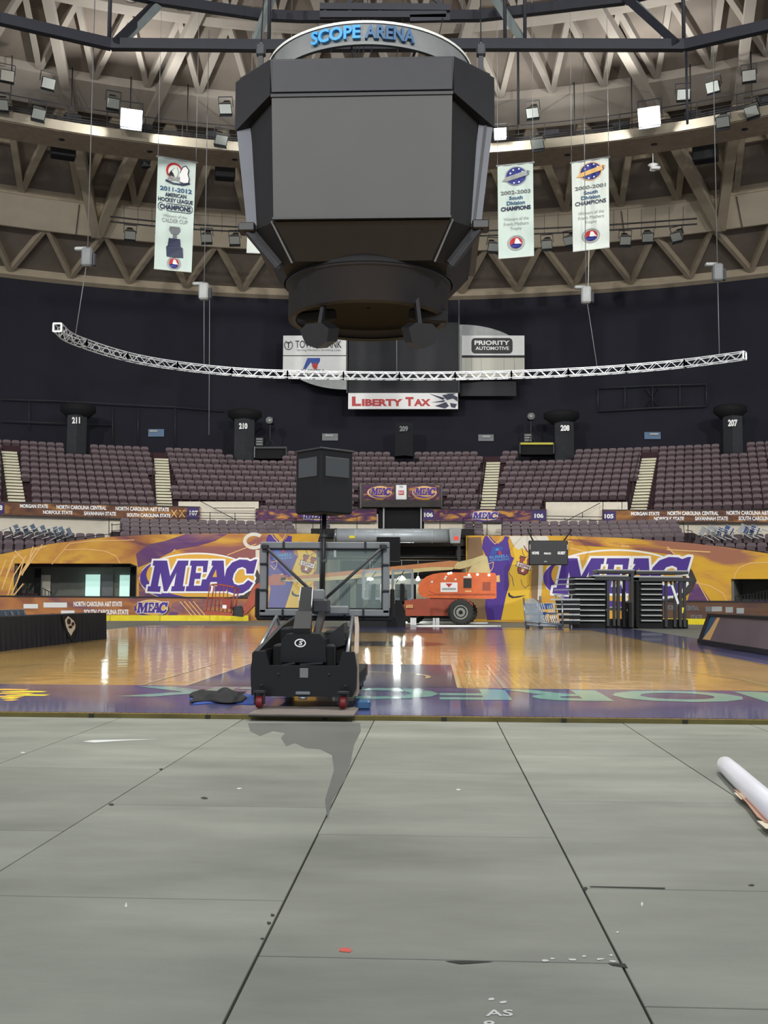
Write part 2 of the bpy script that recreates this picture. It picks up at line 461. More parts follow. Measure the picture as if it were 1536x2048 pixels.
LC = [(1502,402),(1516,402),(1494,478),(1452,478),(1450,452),(1428,442),(1400,450),(1378,478),(1370,508),(1380,532),(1404,540),(1436,534),(1462,512),(1492,528),(1468,560),(1430,582),(1384,586),(1340,572),(1322,540),(1322,500),(1336,452),(1368,418),(1412,402),(1456,404),(1474,412)]
def logo(mb, pm, x0, y0, x1, y1, off=.02, st=.02, detail=True, shadow=None, gold='gold', white='letter_white', pur='purple'):
    sx = (x1-x0)/700.0; sy = (y1-y0)/275.0
    X = lambda x: x0 + (x-820)*sx; Y = lambda y: y0 + (y-365)*sy
    T = lambda L: [(X(a), Y(b)) for a, b in L]
    if shadow: ellipse(mb, pm, X(1190), Y(512), 352*sx, 140*sy, off-st*.5, shadow)
    ellipse(mb, pm, X(1165), Y(502), 345*sx, 136*sy, off, white)
    ellipse(mb, pm, X(1165), Y(502), 334*sx, 128*sy, off+st, gold)
    # crescent sweeping round the lower left
    A = []; B = []; n = 30
    for i in range(n+1):
        t = i/n; a = PI*1.22 - (PI*1.22 - PI*.22)*t; k = math.sin(PI*min(1, t*1.02))**.8
        A.append((X(1165 + 340*math.cos(a)), Y(502 + 133*math.sin(a))))
        B.append((X(1165 + (340-58*k)*math.cos(a)), Y(502 + (133-34*k)*math.sin(a))))
    quadstrip(mb, pm, A, B, off+2*st, pur)
    if detail:
        for L in (LM, LE, LA, LC): pline(mb, pm, T(L) + T(L)[:1], 22*sx, off+3*st, white)
    for L in (LM, LE, LA, LC): poly(mb, pm, T(L), off+4*st, pur)
    poly(mb, pm, T([(1273,455),(1252,496),(1278,496)]), off+5*st, gold)
def arc_band(mb, r, th, xs, bots, tops, m, ms=None):
    """curved wall of radius r, thickness th, following pixel columns xs with bottom/top rows (lists or z when < 60)"""
    P = cyl(r); n = len(xs); F = []; K = []
    for i, x in enumerate(xs):
        b = P(x, 1100); a = theta(b)
        def zz(v): return P(x, v).z if v > 60 else v
        zb, zt = zz(bots[i]), zz(tops[i])
        F += [polar(r, a, zb), polar(r, a, zt)]; K += [polar(r+th, a, zb), polar(r+th, a, zt)]
    fs = []
    for i in range(n-1):
        a, b, c, d = 2*i, 2*i+1, 2*i+3, 2*i+2; o = 2*n
        fs += [(a, b, c, d), (o+a, o+d, o+c, o+b), (b, o+b, o+c, c), (a, d, o+d, o+a)]
    fs += [(0, 2*n, 2*n+1, 1), (2*n-2, 2*n-1, 4*n-1, 4*n-2)]
    mb.add(F + K, fs, m)
def interp(pts, x):
    for (x0, y0), (x1, y1) in zip(pts, pts[1:]):
        if x <= x1: return y0 + (y1-y0)*(x-x0)/(x1-x0)
    return pts[-1][1]
def span(x0, x1, step=25):
    n = max(1, int(round(abs(x1-x0)/step))); return [x0 + (x1-x0)*i/n for i in range(n+1)]
def zrow(r, px, row): return cyl(r)(px, row).z
# ================================================================== SETTING
# ---- floor: staggered cover panels over the ice
FL = flr(0.0)
def build_floor():
    cols = [-7.0, -5.72, -4.46, -3.2, -1.94, -0.606, 0.632, 1.885, 3.14, 4.4, 5.66, 6.9]
    def ys(px, rows): return [FL(px, r).y for r in rows]
    known = {4: ys(420, (1612, 1799)), 5: ys(800, (1545, 1671, 1918)), 6: ys(1250, (1604, 1778, 2012)), 3: ys(60, (1535, 1661)), 7: ys(1500, (1479, 1606, 1781))}
    mb = MB(); tones = []; rnd = random.Random(3)
    mb.box((0, 25, -.06), (90, 110, .08), 'edge_dark'); tones += [.6]*6
    for ci in range(len(cols)-1):
        k = sorted(known.get(ci, [5.0 + rnd.uniform(-.9, .9)]))
        while k[0] > 1.0: k.insert(0, k[0]-1.95)
        while k[-1] < 14: k.append(k[-1]+1.95)
        for a, b in zip(k, k[1:]):
            g = .0035; j = rnd.uniform(0, .003)
            x0, x1 = cols[ci]+g+j, cols[ci+1]-g; b2 = min(b, 13.9)
            if a > 13.5: continue
            b_ = len(mb.f); mb.bbox(((x0+x1)/2, (a+b2)/2, -.0125), (x1-x0, b2-a-2*g, .025), 'ice_cover', .002)
            t = rnd.uniform(.88, 1.06); tones += [t]*(len(mb.f)-b_)
    # far floor around the court
    for (x0, x1, y0, y1) in ((-45, -12.25, 13.9, 75), (8.3, 45, 13.9, 75), (-12.25, 8.3, 46.2, 64), (-45, -7.0, -25, 13.9), (6.9, 45, -25, 13.9), (-7, 6.9, -25, .9)):
        b_ = len(mb.f); mb.box(((x0+x1)/2, (y0+y1)/2, -.0125), (x1-x0, y1-y0, .025), 'ice_cover'); tones += [.93]*(len(mb.f)-b_)
    o = mb.build('floor', loc=(0, 0, 0)); struct(o)
    at = o.data.color_attributes.new('tone', 'FLOAT_COLOR', 'CORNER')
    li = 0
    for p in o.data.polygons:
        t = tones[p.index] if p.index < len(tones) else 1
        for l in p.loop_indices: at.data[l].color = (t, t, t*.995, 1)
    # chips, drips and stencilled marks
    m = MB(); pm = flr(.0015)
    def blob(x, y, rx, ry, mt, n=9, seed=0):
        r = random.Random(seed); pts = []
        for i in range(n):
            a = 2*PI*i/n; k = r.uniform(.6, 1.15); pts.append((x+rx*k*math.cos(a), y+ry*k*math.sin(a)))
        poly(m, pm, pts, 0, mt)
    blob(690, 1900, 12, 6, 'red_mark', seed=2); blob(252, 1810, 3, 6, 'paint_mark', seed=3); blob(1284, 1809, 3, 5, 'paint_mark', seed=4)
    blob(1235, 1864, 3, 2, 'paint_mark', seed=5); blob(408, 1596, 8, 2.5, 'edge_dark', seed=6); blob(1503, 1770, 8, 2.5, 'edge_dark', seed=7)
    blob(545, 1830, 5, 3, 'edge_dark', seed=8); blob(538, 1846, 5, 3.5, 'edge_dark', seed=9); blob(525, 1877, 4, 2, 'edge_dark', seed=10)
    blob(1170, 1777, 6, 4, 'edge_dark', seed=11); blob(222, 1609, 7, 2.5, 'edge_dark', seed=12); blob(322, 1538, 5, 2, 'edge_dark', seed=13)
    blob(917, 1579, 6, 1.5, 'paint_mark', seed=14); blob(478, 1577, 6, 1.5, 'paint_mark', seed=15); blob(46, 1505, 6, 1.5, 'paint_mark', seed=16)
    poly(m, pm, [(890, 1922), (930, 1921), (988, 1923), (940, 1927), (920, 1928)], 0, 'edge_dark')
    poly(m, pm, [(1215, 1926), (1250, 1927), (1256, 1936), (1225, 1931)], 0, 'edge_dark')
    poly(m, pm, [(1180, 1772), (1330, 1775), (1330, 1778), (1180, 1774)], 0, 'edge_dark')
    poly(m, pm, [(165, 1483), (185, 1480), (250, 1479), (320, 1478), (250, 1481), (190, 1485)], 0, 'paint_mark')
    for i, (x, y, w) in enumerate(((1090, 1921, 8), (1145, 1919, 10), (1200, 1918, 9), (1225, 1922, 8), (1168, 1912, 5), (1222, 1910, 4), (1105, 1917, 5))):
        blob(x, y, w, 2.2, 'paint_mark', seed=20+i)
    text(m, pm, 'AS', 971, 2019, 1026, 2032, 0, 'paint_mark', .02); text(m, pm, '8', 966, 2041, 990, 2056, 0, 'paint_mark', .02)
    blob(983, 1998, 10, 3, 'paint_mark', seed=31); blob(1007, 2004, 9, 3, 'paint_mark', seed=32)
    f = m.build('floor_marks', o); f['label'] = 'white and red paint marks'
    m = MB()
    poly(m, flr(.001), [(496, 1446), (720, 1446), (722, 1462), (708, 1490), (700, 1530), (690, 1560), (665, 1600), (655, 1640), (650, 1600), (668, 1540), (664, 1510), (640, 1498), (612, 1496), (590, 1486), (572, 1492), (562, 1476), (570, 1466), (545, 1462), (520, 1472), (500, 1462)], 0, 'patch_grey')
    m.build('floor_patch', o)  # darker patch of floor in front of the near goal
build_floor()

# ---- basketball court on the floor
ZC = 0.05
def build_court():
    t = thing('basketball_floor', 'glossy portable hardwood basketball court with navy and purple painted apron', 'court', (-1.5, 28.7, 0))
    fp = lambda x, y, off=0.0: Vector((x, y, ZC + off))
    X0, X1, Y0, Y1 = -12.2, 8.25, 11.0, 46.1
    m = MB(); m.box(((X0+X1)/2, (Y0+Y1)/2, ZC/2 - .001), (X1-X0, Y1-Y0, ZC), 'court_wood'); m.build('wood_surface', t)
    m = MB(); m.bar((X0, Y0-.012, .022), (X1, Y0-.012, .022), .02, .044, 'edge_yellow'); r = random.Random(5)
    for i in range(17):
        x = X0 + 1.2*i + .3; m.box((x, Y0-.026, .024), (.05, .02, .035), 'edge_dark')
    m.build('edge_trim', t)
    def R(m, x0, y0, x1, y1, off, mt): m.add([fp(x0, y0, off), fp(x1, y0, off), fp(x1, y1, off), fp(x0, y1, off)], [(0, 1, 2, 3)], mt)
    BL = 14.45; XC = -1.5; FB = 43.1
    m = MB(); R(m, X0, Y0, X1, BL, .002, 'navy_paint'); R(m, 6.12, BL, X1, FB, .002, 'navy_paint'); R(m, X0, FB, X1, Y1, .002, 'navy_paint')
    m.build('apron_paint', t)
    m = MB(); R(m, XC-1.83, BL, XC+1.83, BL+5.1, .003, 'lane_paint'); R(m, XC-1.83, FB-5.2, XC+1.83, FB, .003, 'lane_paint'); m.build('lane_paint', t)
    m = MB(); w = .05
    for s in (-1, 1):
        for k, (bl, d) in enumerate(((BL, 1), (FB, -1))):
            for o_ in (1.83, 2.44): R(m, XC+s*o_-w/2, min(bl, bl+d*5.2), XC+s*o_+w/2, max(bl, bl+d*5.2), .005, 'line_white')
    R(m, 6.1, BL, 6.15, FB, .005, 'line_white'); R(m, XC-1.83, FB-5.25, XC+1.83, FB-5.2, .005, 'line_white'); R(m, X0, 28.7, 6.1, 28.76, .004, 'line_white')
    def arc(cx, cy, r, a0, a1, w, mt, off=.005, n=48):
        arcring(m, fp, cx, cy, r, r, w, off, mt, a0, a1, n)
    arc(XC, BL+1.4, 6.15, 0, PI, .05, 'line_white'); arc(XC, FB-1.4, 6.15, PI, 2*PI, .05, 'line_white'); arc(XC, 28.7, 1.83, 0, 2*PI, .05, 'line_white')
    arc(XC+.45, BL+2.0, 1.0, -.1*PI, .75*PI, .07, 'line_white', .006)
    R(m, XC-6.15, BL, XC-6.1, BL+1.4, .005, 'line_white'); R(m, XC+6.1, BL, XC+6.15, BL+1.4, .005, 'line_white')
    m.build('court_lines', t)
    m = MB(); ellipse(m, fp, XC, 28.7, 1.8, 1.5, .004, 'logo_dark')
    m.build('centre_logo', t)
    m = MB(); text(m, fp, 'NORFOLK', 5.25, 12.75, -3.95, 14.3, .004, 'teal_paint', .035)
    m.build('apron_lettering', t)
    # yellow brush emblem on the apron at the left edge
    m = MB(); pf = flr(ZC)
    for i, (x0, x1, y) in enumerate(((-40, 60, 1379), (0, 95, 1383), (-20, 70, 1386.5), (10, 100, 1390), (-30, 50, 1393), (0, 40, 1396), (5, 38, 1400))):
        poly(m, pf, [(x0, y), ((x0+x1)/2, y-1.6), (x1, y-.6), (x1-12, y+1.4), (x0+6, y+1.2)], .004, 'yellow' if i % 2 else 'gold')
    m.build('apron_emblem', t)
build_court()

# ---- curved walls, decks and stands (all concentric about the hall centre)
TH = math.radians(44)
def ann(mb, r0, r1, z0, z1, m, a0=-TH, a1=TH, n=60):
    vs = []; fs = []
    for i in range(n+1):
        a = a0 + (a1-a0)*i/n
        vs += [polar(r0, a, z0), polar(r0, a, z1), polar(r1, a, z1), polar(r1, a, z0)]
    for i in range(n):
        b = 4*i
        for k in range(4): fs.append((b+k, b+4+k, b+4+(k+1) % 4, b+(k+1) % 4))
    fs += [(3, 2, 1, 0), (4*n, 4*n+1, 4*n+2, 4*n+3)]
    mb.add(vs, fs, m)
UR0, URD, UN = 50.0, .86, 11
UZ0 = zrow(50.0, 700, 1013) - .82
UZ1 = zrow(UR0+URD*(UN-1), 700, 903) - .82
URISE = (UZ1-UZ0)/(UN-1)
def u_floor(k): return UZ0 + URISE*k
mb = MB()
for k in range(UN):
    r0 = UR0 + URD*k - .5
    ann(mb, r0, r0+URD if k < UN-1 else 62.2, u_floor(k)-.5, u_floor(k), 'maroon')
struct(mb.build('floor_upper_deck', loc=(CX, CY+50, 5)))
# tall dark wall behind the upper deck
mb = MB(); WR = 62.0
ztop = zrow(WR, 700, 598)
ann(mb, WR, WR+.4, u_floor(UN-1)-.6, ztop+.3, 'dark_wall', n=80)
struct(mb.build('wall_back', loc=(CX, CY+WR, 10)))
# lower concourse wall (cream), in two halves either side of the portal
def arc_px(r, xs): return [theta(cyl(r)(x, 1100)) for x in xs]
WRL = 49.3
zf_b = zrow(WRL, 700, 1043)
for nm, xa, xb in (('wall_left', -60, 756), ('wall_right', 848, 1600)):
    mb = MB(); xs = span(xa, xb, 30); arc_band(mb, WRL, .2, xs, [4.0]*len(xs), [1028 if True else 0]*len(xs), 'wall_cream')
    struct(mb.build(nm))
mb = MB()
for (xa, xb, ya, yb) in ((355, 516, 1003, 1043), (1092, 1256, 1004, 1043)):
    xs = span(xa, xb, 20); arc_band(mb, WRL-.15, .15, xs, [yb+8]*len(xs), [ya]*len(xs), 'wall_cream')
struct(mb.build('wall_landing'))
# under-deck solid so the tunnel and recesses read as rooms
mb = MB(); xs = span(-60, 632, 30); arc_band(mb, 44.55, .1, [x for x in xs if x < 20], [0]*len([x for x in xs if x < 20]), [1128]*len([x for x in xs if x < 20]), 'tunnel_grey')
ZM = zrow(44.3, 600, 1069)
struct(mb.build('wall_under_stand'))
# lower seating deck
LR0, LRD, LN = 45.3, .85, 4
LZ3 = zrow(LR0+LRD*3, 700, 1044) - .80
LZ0 = zrow(LR0, 700, 1070) - .80
LRISE = max(.22, (LZ3-LZ0)/3)
def l_floor(k): return LZ3 - LRISE*(3-k)
aL = theta(cyl(45)(228, 1100)); aR = theta(cyl(45)(1376, 1100)); aT0 = theta(cyl(45)(668, 1100)); aT1 = theta(cyl(45)(912, 1100))
mb = MB()
for k in range(LN):
    r0 = LR0 + LRD*k - .45; r1 = r0 + LRD if k < LN-1 else 49.5
    for a0, a1 in ((aL, aT0), (aT1, aR)): ann(mb, r0, r1, l_floor(k)-.35, l_floor(k), 'seat_dark', a0, a1, 30)
    ann(mb, 48.0, 49.5, l_floor(3)-.35, l_floor(3), 'wall_cream', aT0, aT1, 12) if k == 3 else None
struct(mb.build('floor_lower_deck', loc=(CX, CY+46, 4)))
# steeper corner decks at both sides
CZ4 = zrow(45.0+.8*5, 100, 1049) - .8
CRISE = .52
def c_floor(k): return CZ4 - CRISE*(5-k)
ZRT = zrow(44.6, 150, 1121)
mb = MB()
for k in range(6):
    if c_floor(k) < ZRT - .25: continue
    r0 = 45.0 + .8*k - .4; r1 = r0+.8 if k < 5 else 49.4
    for a0, a1 in ((-TH, aL), (aR, TH)): ann(mb, r0, r1, max(ZRT-.3, c_floor(k)-.6), c_floor(k), 'seat_dark', a0, a1, 14)
struct(mb.build('floor_corner_deck', loc=(CX, CY+45, 3)))

# ---- dome
def dz(r): return 37.2 - r*r/276.0
mb = MB(); n = 96; A0, A1 = -math.radians(100), math.radians(100)
rs = [62.3, 59, 56, 52, 48, 44, 40, 35, 30, 24, 17, 10, .5]
vs = []; fs = []
for r in rs:
    for i in range(n+1): vs.append(polar(r, A0+(A1-A0)*i/n, dz(r)+.48))
for j in range(len(rs)-1):
    for i in range(n): a = j*(n+1)+i; fs.append((a, a+1, a+n+2, a+n+1))
mb.add(vs, fs, 'dome_panel', True)
ann(mb, 61.8, 62.5, ztop-.05, dz(62)+1.0, 'dome_rib', A0, A1, 90)
ceil = mb.build('ceiling', loc=(CX, CY, 23)); struct(ceil)
def dp(r, a, o=0): return polar(r, a, dz(r)+o)
V0, V1 = -math.radians(52), math.radians(52)
def ribring(mb, r, w, h, m, o=.2, n=110):
    vs = []; fs = []
    for i in range(n+1):
        a = V0 + (V1-V0)*i/n
        vs += [dp(r-w/2, a, o-h/2), dp(r-w/2, a, o+h/2), dp(r+w/2, a, o+h/2), dp(r+w/2, a, o-h/2)]
    for i in range(n):
        b = 4*i
        for k in range(4): fs.append((b+k, b+4+k, b+4+(k+1) % 4, b+(k+1) % 4))
    mb.add(vs, fs, m)
def band(mb, r0, r1, m, o0=-.05, o1=-.05, n=110):
    vs = []; fs = []
    for i in range(n+1):
        a = V0 + (V1-V0)*i/n
        vs += [dp(r0, a, o0), dp(r1, a, o1), dp(r1, a, o1+.25), dp(r0, a, o0+.25)]
    for i in range(n):
        b = 4*i
        for k in range(4): fs.append((b+k, b+4+k, b+4+(k+1) % 4, b+(k+1) % 4))
    mb.add(vs, fs, m)
DV = 2*PI/96
ROWS = [(57.2, 61.6, 0), (46.9, 54.3, 0), (39.6, 44.6, 0), (34.0, 39.0, .5), (28, 33.5, 0)]
for gi, (r0, r1, ph) in enumerate(ROWS):
    mb = MB(); mt = 'dome_rib' if gi < 2 else 'dome_upper'
    k0 = int(V0/DV) - 1; k1 = -k0
    for k in range(k0, k1+1):
        a = (k+ph)*DV
        if gi == 1:
            for s in (-1, 1):
                mb.bar(dp(r1, a, .3), dp(r0, a+s*DV/2, .3), .38, .42, mt)
                rm = r0 + (r1-r0)*.5
            mb.bar(dp(rm, a+DV*.25, .36), dp(rm, a+DV*.75, .36), .2, .26, mt)
        else:
            for s in (-1, 1): mb.bar(dp(r1, a, .3), dp(r0, a+s*DV/2, .3), .3, .4, mt)
    ribring(mb, r1+.15, .4, .5, mt); ribring(mb, r0-.15, .3, .45, mt)
    o = mb.build('rib_lattice', ceil)
mb = MB(); band(mb, 54.3, 57.1, 'dome_band'); band(mb, 44.9, 46.8, 'dome_upper')
for k in range(-14, 15):
    mb.bar(dp(54.4, k*DV*2.0, -.06), dp(57.1, k*DV*2, -.06), .08, .05, 'dome_panel')
mb.build('smooth_band', ceil)
mb = MB()
for k in range(-3, 4):
    a = k*2*PI/17
    for s in (-1, 1):
        mb.bar(dp(56.8, a, -.1), dp(47.0, a+s*math.radians(2.6), -.1), .6, .7, 'dome_rib')
        mb.bar(dp(47.0, a+s*math.radians(2.6), 0), dp(34, a+s*math.radians(8.0), 0), .5, .6, 'dome_upper')
mb.build('main_rib', ceil)

# ---- tunnel opening between the two murals
TX0, TX1, TY0, TY1 = pln(61)(634, 1150).x, pln(61)(936, 1150).x, 60.6, 78.0
TZ = pln(61)(780, 1094).z
mb = MB()
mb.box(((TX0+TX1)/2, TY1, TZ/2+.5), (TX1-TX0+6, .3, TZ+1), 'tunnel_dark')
struct(mb.build('wall_tunnel_back'))
for nm, x in (('wall_tunnel_left', TX0-.15), ('wall_tunnel_right', TX1+.15)):
    mb = MB(); mb.box((x, (TY0+TY1)/2, TZ/2+.3), (.3, TY1-TY0, TZ+.6), 'tunnel_brown'); struct(mb.build(nm))
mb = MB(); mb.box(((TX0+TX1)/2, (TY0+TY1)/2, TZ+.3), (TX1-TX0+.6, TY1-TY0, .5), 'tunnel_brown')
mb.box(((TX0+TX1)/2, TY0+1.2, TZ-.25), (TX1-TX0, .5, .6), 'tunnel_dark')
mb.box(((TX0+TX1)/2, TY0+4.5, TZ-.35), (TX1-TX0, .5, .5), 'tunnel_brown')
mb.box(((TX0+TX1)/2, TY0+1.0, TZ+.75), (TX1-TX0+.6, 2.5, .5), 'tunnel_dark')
struct(mb.build('ceiling_tunnel'))
mb = MB(); mb.box(((TX0+TX1)/2, 70, -.0125), (TX1-TX0+4, 17, .025), 'ice_cover'); struct(mb.build('floor_tunnel'))
pt = pln(70)
def boxpx(mb, Y, x0, y0, x1, y1, d, m, zb=None):
    p = pln(Y); a = p(x0, y1); b = p(x1, y0); z0 = a.z if zb is None else zb
    mb.box(((a.x+b.x)/2, Y+d/2, (z0+b.z)/2), (b.x-a.x, d, b.z-z0), m)
mb = MB()
for (x0, y0, x1, y1, m) in ((670, 1092, 679, 1250, 'tunnel_grey'), (700, 1160, 712, 1250, 'tunnel_grey'), (612, 1158, 700, 1166, 'tunnel_grey'), (714, 1158, 930, 1168, 'tunnel_grey'), (760, 1165, 790, 1225, 'wall_cream'), (832, 1166, 866, 1200, 'wall_cream'), (726, 1165, 736, 1240, 'tunnel_brown')):
    boxpx(mb, 73 if m != 'wall_cream' else 75, x0, y0, x1, y1, .4, m, 0 if y1 > 1240 else None)
struct(mb.build('trim_1'))
mb = MB(); boxpx(mb, 74, 694, 1168, 711, 1240, .1, 'tunnel_brown', 0); struct(mb.build('door_1'))
mb = MB(); boxpx(mb, 76, 640, 1168, 668, 1240, .1, 'tunnel_dark', 0); struct(mb.build('door_2'))
# recesses (player boxes) in both murals
RB = 47.8
def recess(x0, x1, y0, y1, nm, m_back='tunnel_grey'):
    mb = MB(); xs = span(x0-4, x1+6, 15)
    arc_band(mb, RB, .15, xs, [0]*len(xs), [y0-14]*len(xs), m_back)
    for x in (x0, x1):
        a = theta(cyl(44.6)(x, y0)); zt = zrow(44.6, x, y0-4)
        mb.prism([polar(44.6, a, .1), polar(RB, a, .1), polar(RB, a, zt), polar(44.6, a, zt)], polar(45, a+.003, 0)-polar(45, a, 0), m_back)
    a0, a1 = theta(cyl(44.6)(x0, y0)), theta(cyl(44.6)(x1, y0)); zt = zrow(44.6, (x0+x1)/2, y0-3)
    ann(mb, 44.5, RB, zt, zt+.12, 'tunnel_dark', a0, a1, 14)
    return struct(mb.build(nm))
recess(30, 275, 1127, 1197, 'wall_recess_left')
recess(1462, 1575, 1160, 1206, 'wall_recess_right', 'concrete')
# ================================================================== MURALS, BOARDS, FASCIA
LTOP = [(-80, 1119), (0, 1109), (100, 1088), (160, 1080), (220, 1073.5), (305, 1069), (400, 1067.5), (520, 1067), (640, 1067.5)]
RTOP = [(930, 1071), (1040, 1071.5), (1130, 1071.5), (1250, 1076), (1370, 1085), (1450, 1094), (1536, 1107), (1620, 1122)]
MR = 44.3
pmm = cyl(MR)
def mural_seg(mb, x0, x1, top, bot, mt):
    xs = span(x0, x1, 14)
    arc_band(mb, MR, .12, xs, [bot(x) if callable(bot) else bot for x in xs], [interp(top, x) for x in xs], mt)
BT = cyl(44.0)
def btop(x): return 1197.5 + .0075*(x-768)       # rows of the board top
# ---- left mural
t = thing('mural_banner', 'gold and purple printed basketball wrap on the left, with its conference oval in full view', 'mural', pmm(300, 1195))
mb = MB()
mural_seg(mb, -80, 30, LTOP, 1200, 'mural_print'); mural_seg(mb, 30, 275, LTOP, lambda x: 1127 + (max(0, x-262))*.4, 'mural_print')
mural_seg(mb, 275, 498, LTOP, 1206, 'mural_print'); mural_seg(mb, 498, 634, LTOP, 0.02, 'mural_print')
mb.build('printed_panel', t)
mb = MB()
poly(mb, pmm, [(272, 1108), (300, 1088), (330, 1082), (372, 1068), (455, 1068), (430, 1082), (395, 1092), (350, 1100), (315, 1118), (276, 1135)], .012, 'purple_smoke')
poly(mb, pmm, [(278, 1165), (292, 1185), (330, 1202), (360, 1206), (278, 1206)], .012, 'purple_smoke')
poly(mb, pmm, [(556, 1068), (640, 1068), (634, 1090), (600, 1082), (575, 1088)], .012, 'mural_print_right')
mb.build('purple_streak', t)
mb = MB()
for L in ([(14,1196),(28,1150),(52,1112)], [(4,1178),(30,1110)], [(22,1192),(40,1150),(72,1096)], [(34,1165),(48,1120),(30,1102)], [(44,1150),(70,1100),(92,1092)], [(8,1165),(24,1120),(40,1106)], [(50,1140),(84,1090)], [(60,1112),(66,1094)], [(0,1150),(12,1120)], [(28,1190),(46,1168)]):
    pline(mb, pmm, L, 2.4, .014, 'gold_pale')
for L in ([(104,1128),(134,1092),(140,1087),(180,1082),(268,1080)], [(240,1126),(232,1112),(210,1102),(170,1098),(130,1100)], [(345,1104),(378,1068)], [(455,1110),(480,1100),(512,1088)], [(440,1200),(470,1196),(498,1198)]):
    pline(mb, pmm, L, 1.6, .014, 'gold_pale')
arcring(mb, pmm, 508, 1082, 22, 17, 7, .016, 'cream', .1*PI, 1.75*PI, 26)
quadstrip(mb, pmm, [(511, 1100), (512, 1160), (508, 1196)], [(519, 1100), (519, 1160), (516, 1196)], .015, 'cream')
mb.build('court_line_print', t)
mb = MB(); logo(mb, pmm, 278, 1105, 516, 1208, .03, .014, shadow='sign_dark'); mb.build('oval_emblem', t)
def jerseys(t, dx, dy, left):
    X = lambda L: [(x+dx, y+dy) for x, y in L]
    mb = MB()
    poly(mb, pmm, X([(0,8),(4,0),(14,0),(20,8),(30,16),(40,8),(44,0),(52,2),(50,10),(56,40),(62,44),(50,74),(52,95),(50,118),(44,140),(36,168 if not left else 150),(8,168 if not left else 150),(4,140),(8,110),(4,76),(6,40),(-2,24)]), .02, 'purple')
    mb.build('purple_uniform', t)
    mb = MB(); pline(mb, pmm, X([(10,0),(16,8),(24,16),(34,8),(38,0)]), 1.5, .03, 'gold_pale')
    pline(mb, pmm, X([(10,56),(21,52),(20,62),(16,70),(8,62)]), 1.2, .03, 'gold_pale')
    poly(mb, pmm, X([(19,22),(38,21),(41,24),(36,30),(28,30),(25,38),(15,38)]), .03, 'blue')
    poly(mb, pmm, X([(30,30),(35,30),(38,37),(33,38)]), .034, 'red'); poly(mb, pmm, X([(26,25),(32,25),(30,29),(25,29)]), .034, 'sky_blue')
    text(mb, pmm, 'RUSSELL', 13+dx, 40+dy, 51+dx, 46+dy, .03, 'sky_blue', .03, dy=-4); text(mb, pmm, 'ATHLETIC', 13+dx, 47+dy, 53+dx, 51+dy, .03, 'sky_blue', .03, dy=-3)
    poly(mb, pmm, X([(24,80),(33,78),(34,92),(25,92)]), .03, 'gold_pale')
    mb.build('sponsor_print', t)
    mb = MB(); yb = 150 if left else 168
    poly(mb, pmm, X([(58,20),(66,24),(70,28),(78,24),(84,28),(96,34),(100,42),(98,70),(92,80),(94,100),(92,118),(100,yb),(36,yb),(46,120),(56,88),(52,74),(60,50),(64,44)]), .024, 'jersey_gold')
    mb.build('yellow_uniform', t)
    mb = MB(); pline(mb, pmm, X([(78,25),(80,36),(86,43),(96,36)]), 1.0, .034, 'purple_dark'); pline(mb, pmm, X([(52,74),(58,82),(60,92),(62,100)]), 1.1, .034, 'purple_dark')
    pline(mb, pmm, X([(76,87),(78,97),(84,104),(92,98)]), .9, .034, 'purple_dark')
    pline(mb, pmm, X([(82,20),(88,30),(98,36)]), 2.2, .034, 'brick_red')
    # block letter U with a ribbon across it
    c = (82+dx, 60+dy); k = .3
    rot = lambda L: [(c[0] + x*math.cos(k) - y*math.sin(k), c[1] + x*math.sin(k) + y*math.cos(k)) for x, y in L]
    U = [(-12,-16),(-2,-16),(-2,-10),(-4,-10),(-4,6),(-2,9),(2,9),(4,6),(4,-10),(2,-10),(2,-16),(12,-16),(12,-10),(10,-10),(10,10),(6,16),(-6,16),(-10,10),(-10,-10),(-12,-10)]
    poly(mb, pmm, rot([(x*1.12, y*1.12) for x, y in U]), .034, 'black'); poly(mb, pmm, rot(U), .042, 'brick_red')
    poly(mb, pmm, rot([(-17,-5),(17,-5),(14,0),(17,5),(-17,5),(-14,0)]), .048, 'black'); poly(mb, pmm, rot([(-15,-4),(15,-4),(13,0),(15,4),(-15,4),(-13,0)]), .054, 'letter_white')
    vs, fs = glyphs('ESPN', .03)
    mb.add([pmm(*rot([(-11+u*22, 3-v*6)])[0], .06) for u, v in vs], fs, 'brick_red')
    poly(mb, pmm, rot([(-2.5,8),(2.5,8),(2.5,12),(-2.5,12)]), .048, 'letter_white')
    S = [(52,112),(55,118),(62,121),(78,119),(86,119),(70,123.5),(58,124.5),(51,121),(50,116)]
    poly(mb, pmm, X(S), .034, 'black')
    mb.build('jersey_print', t)
jerseys(t, 533, 1069, True)
# ---- right mural
t = thing('mural_banner', 'gold printed basketball wrap on the right, its conference oval half hidden by folded risers', 'mural', pmm(1200, 1195))
mb = MB()
mural_seg(mb, 932, 1246, RTOP, .02, 'mural_print_right'); mural_seg(mb, 1246, 1461, RTOP, 1216, 'mural_print_right')
mural_seg(mb, 1461, 1575, RTOP, 1158, 'mural_print_right'); mural_seg(mb, 1575, 1620, RTOP, 1216, 'mural_print_right')
mb.build('printed_panel', t)
mb = MB()
poly(mb, pmm, [(1384, 1150), (1400, 1170), (1426, 1210), (1372, 1210), (1378, 1190)], .012, 'purple_smoke')
poly(mb, pmm, [(1130, 1078), (1250, 1082), (1340, 1096), (1350, 1110), (1250, 1096), (1150, 1090)], .012, 'mural_print')
poly(mb, pmm, [(934, 1075), (962, 1074), (968, 1120), (972, 1190), (972, 1238), (934, 1238)], .012, 'mural_brown')
poly(mb, pmm, [(1064, 1110), (1082, 1098), (1084, 1240), (1066, 1240), (1062, 1180)], .012, 'mural_brown')
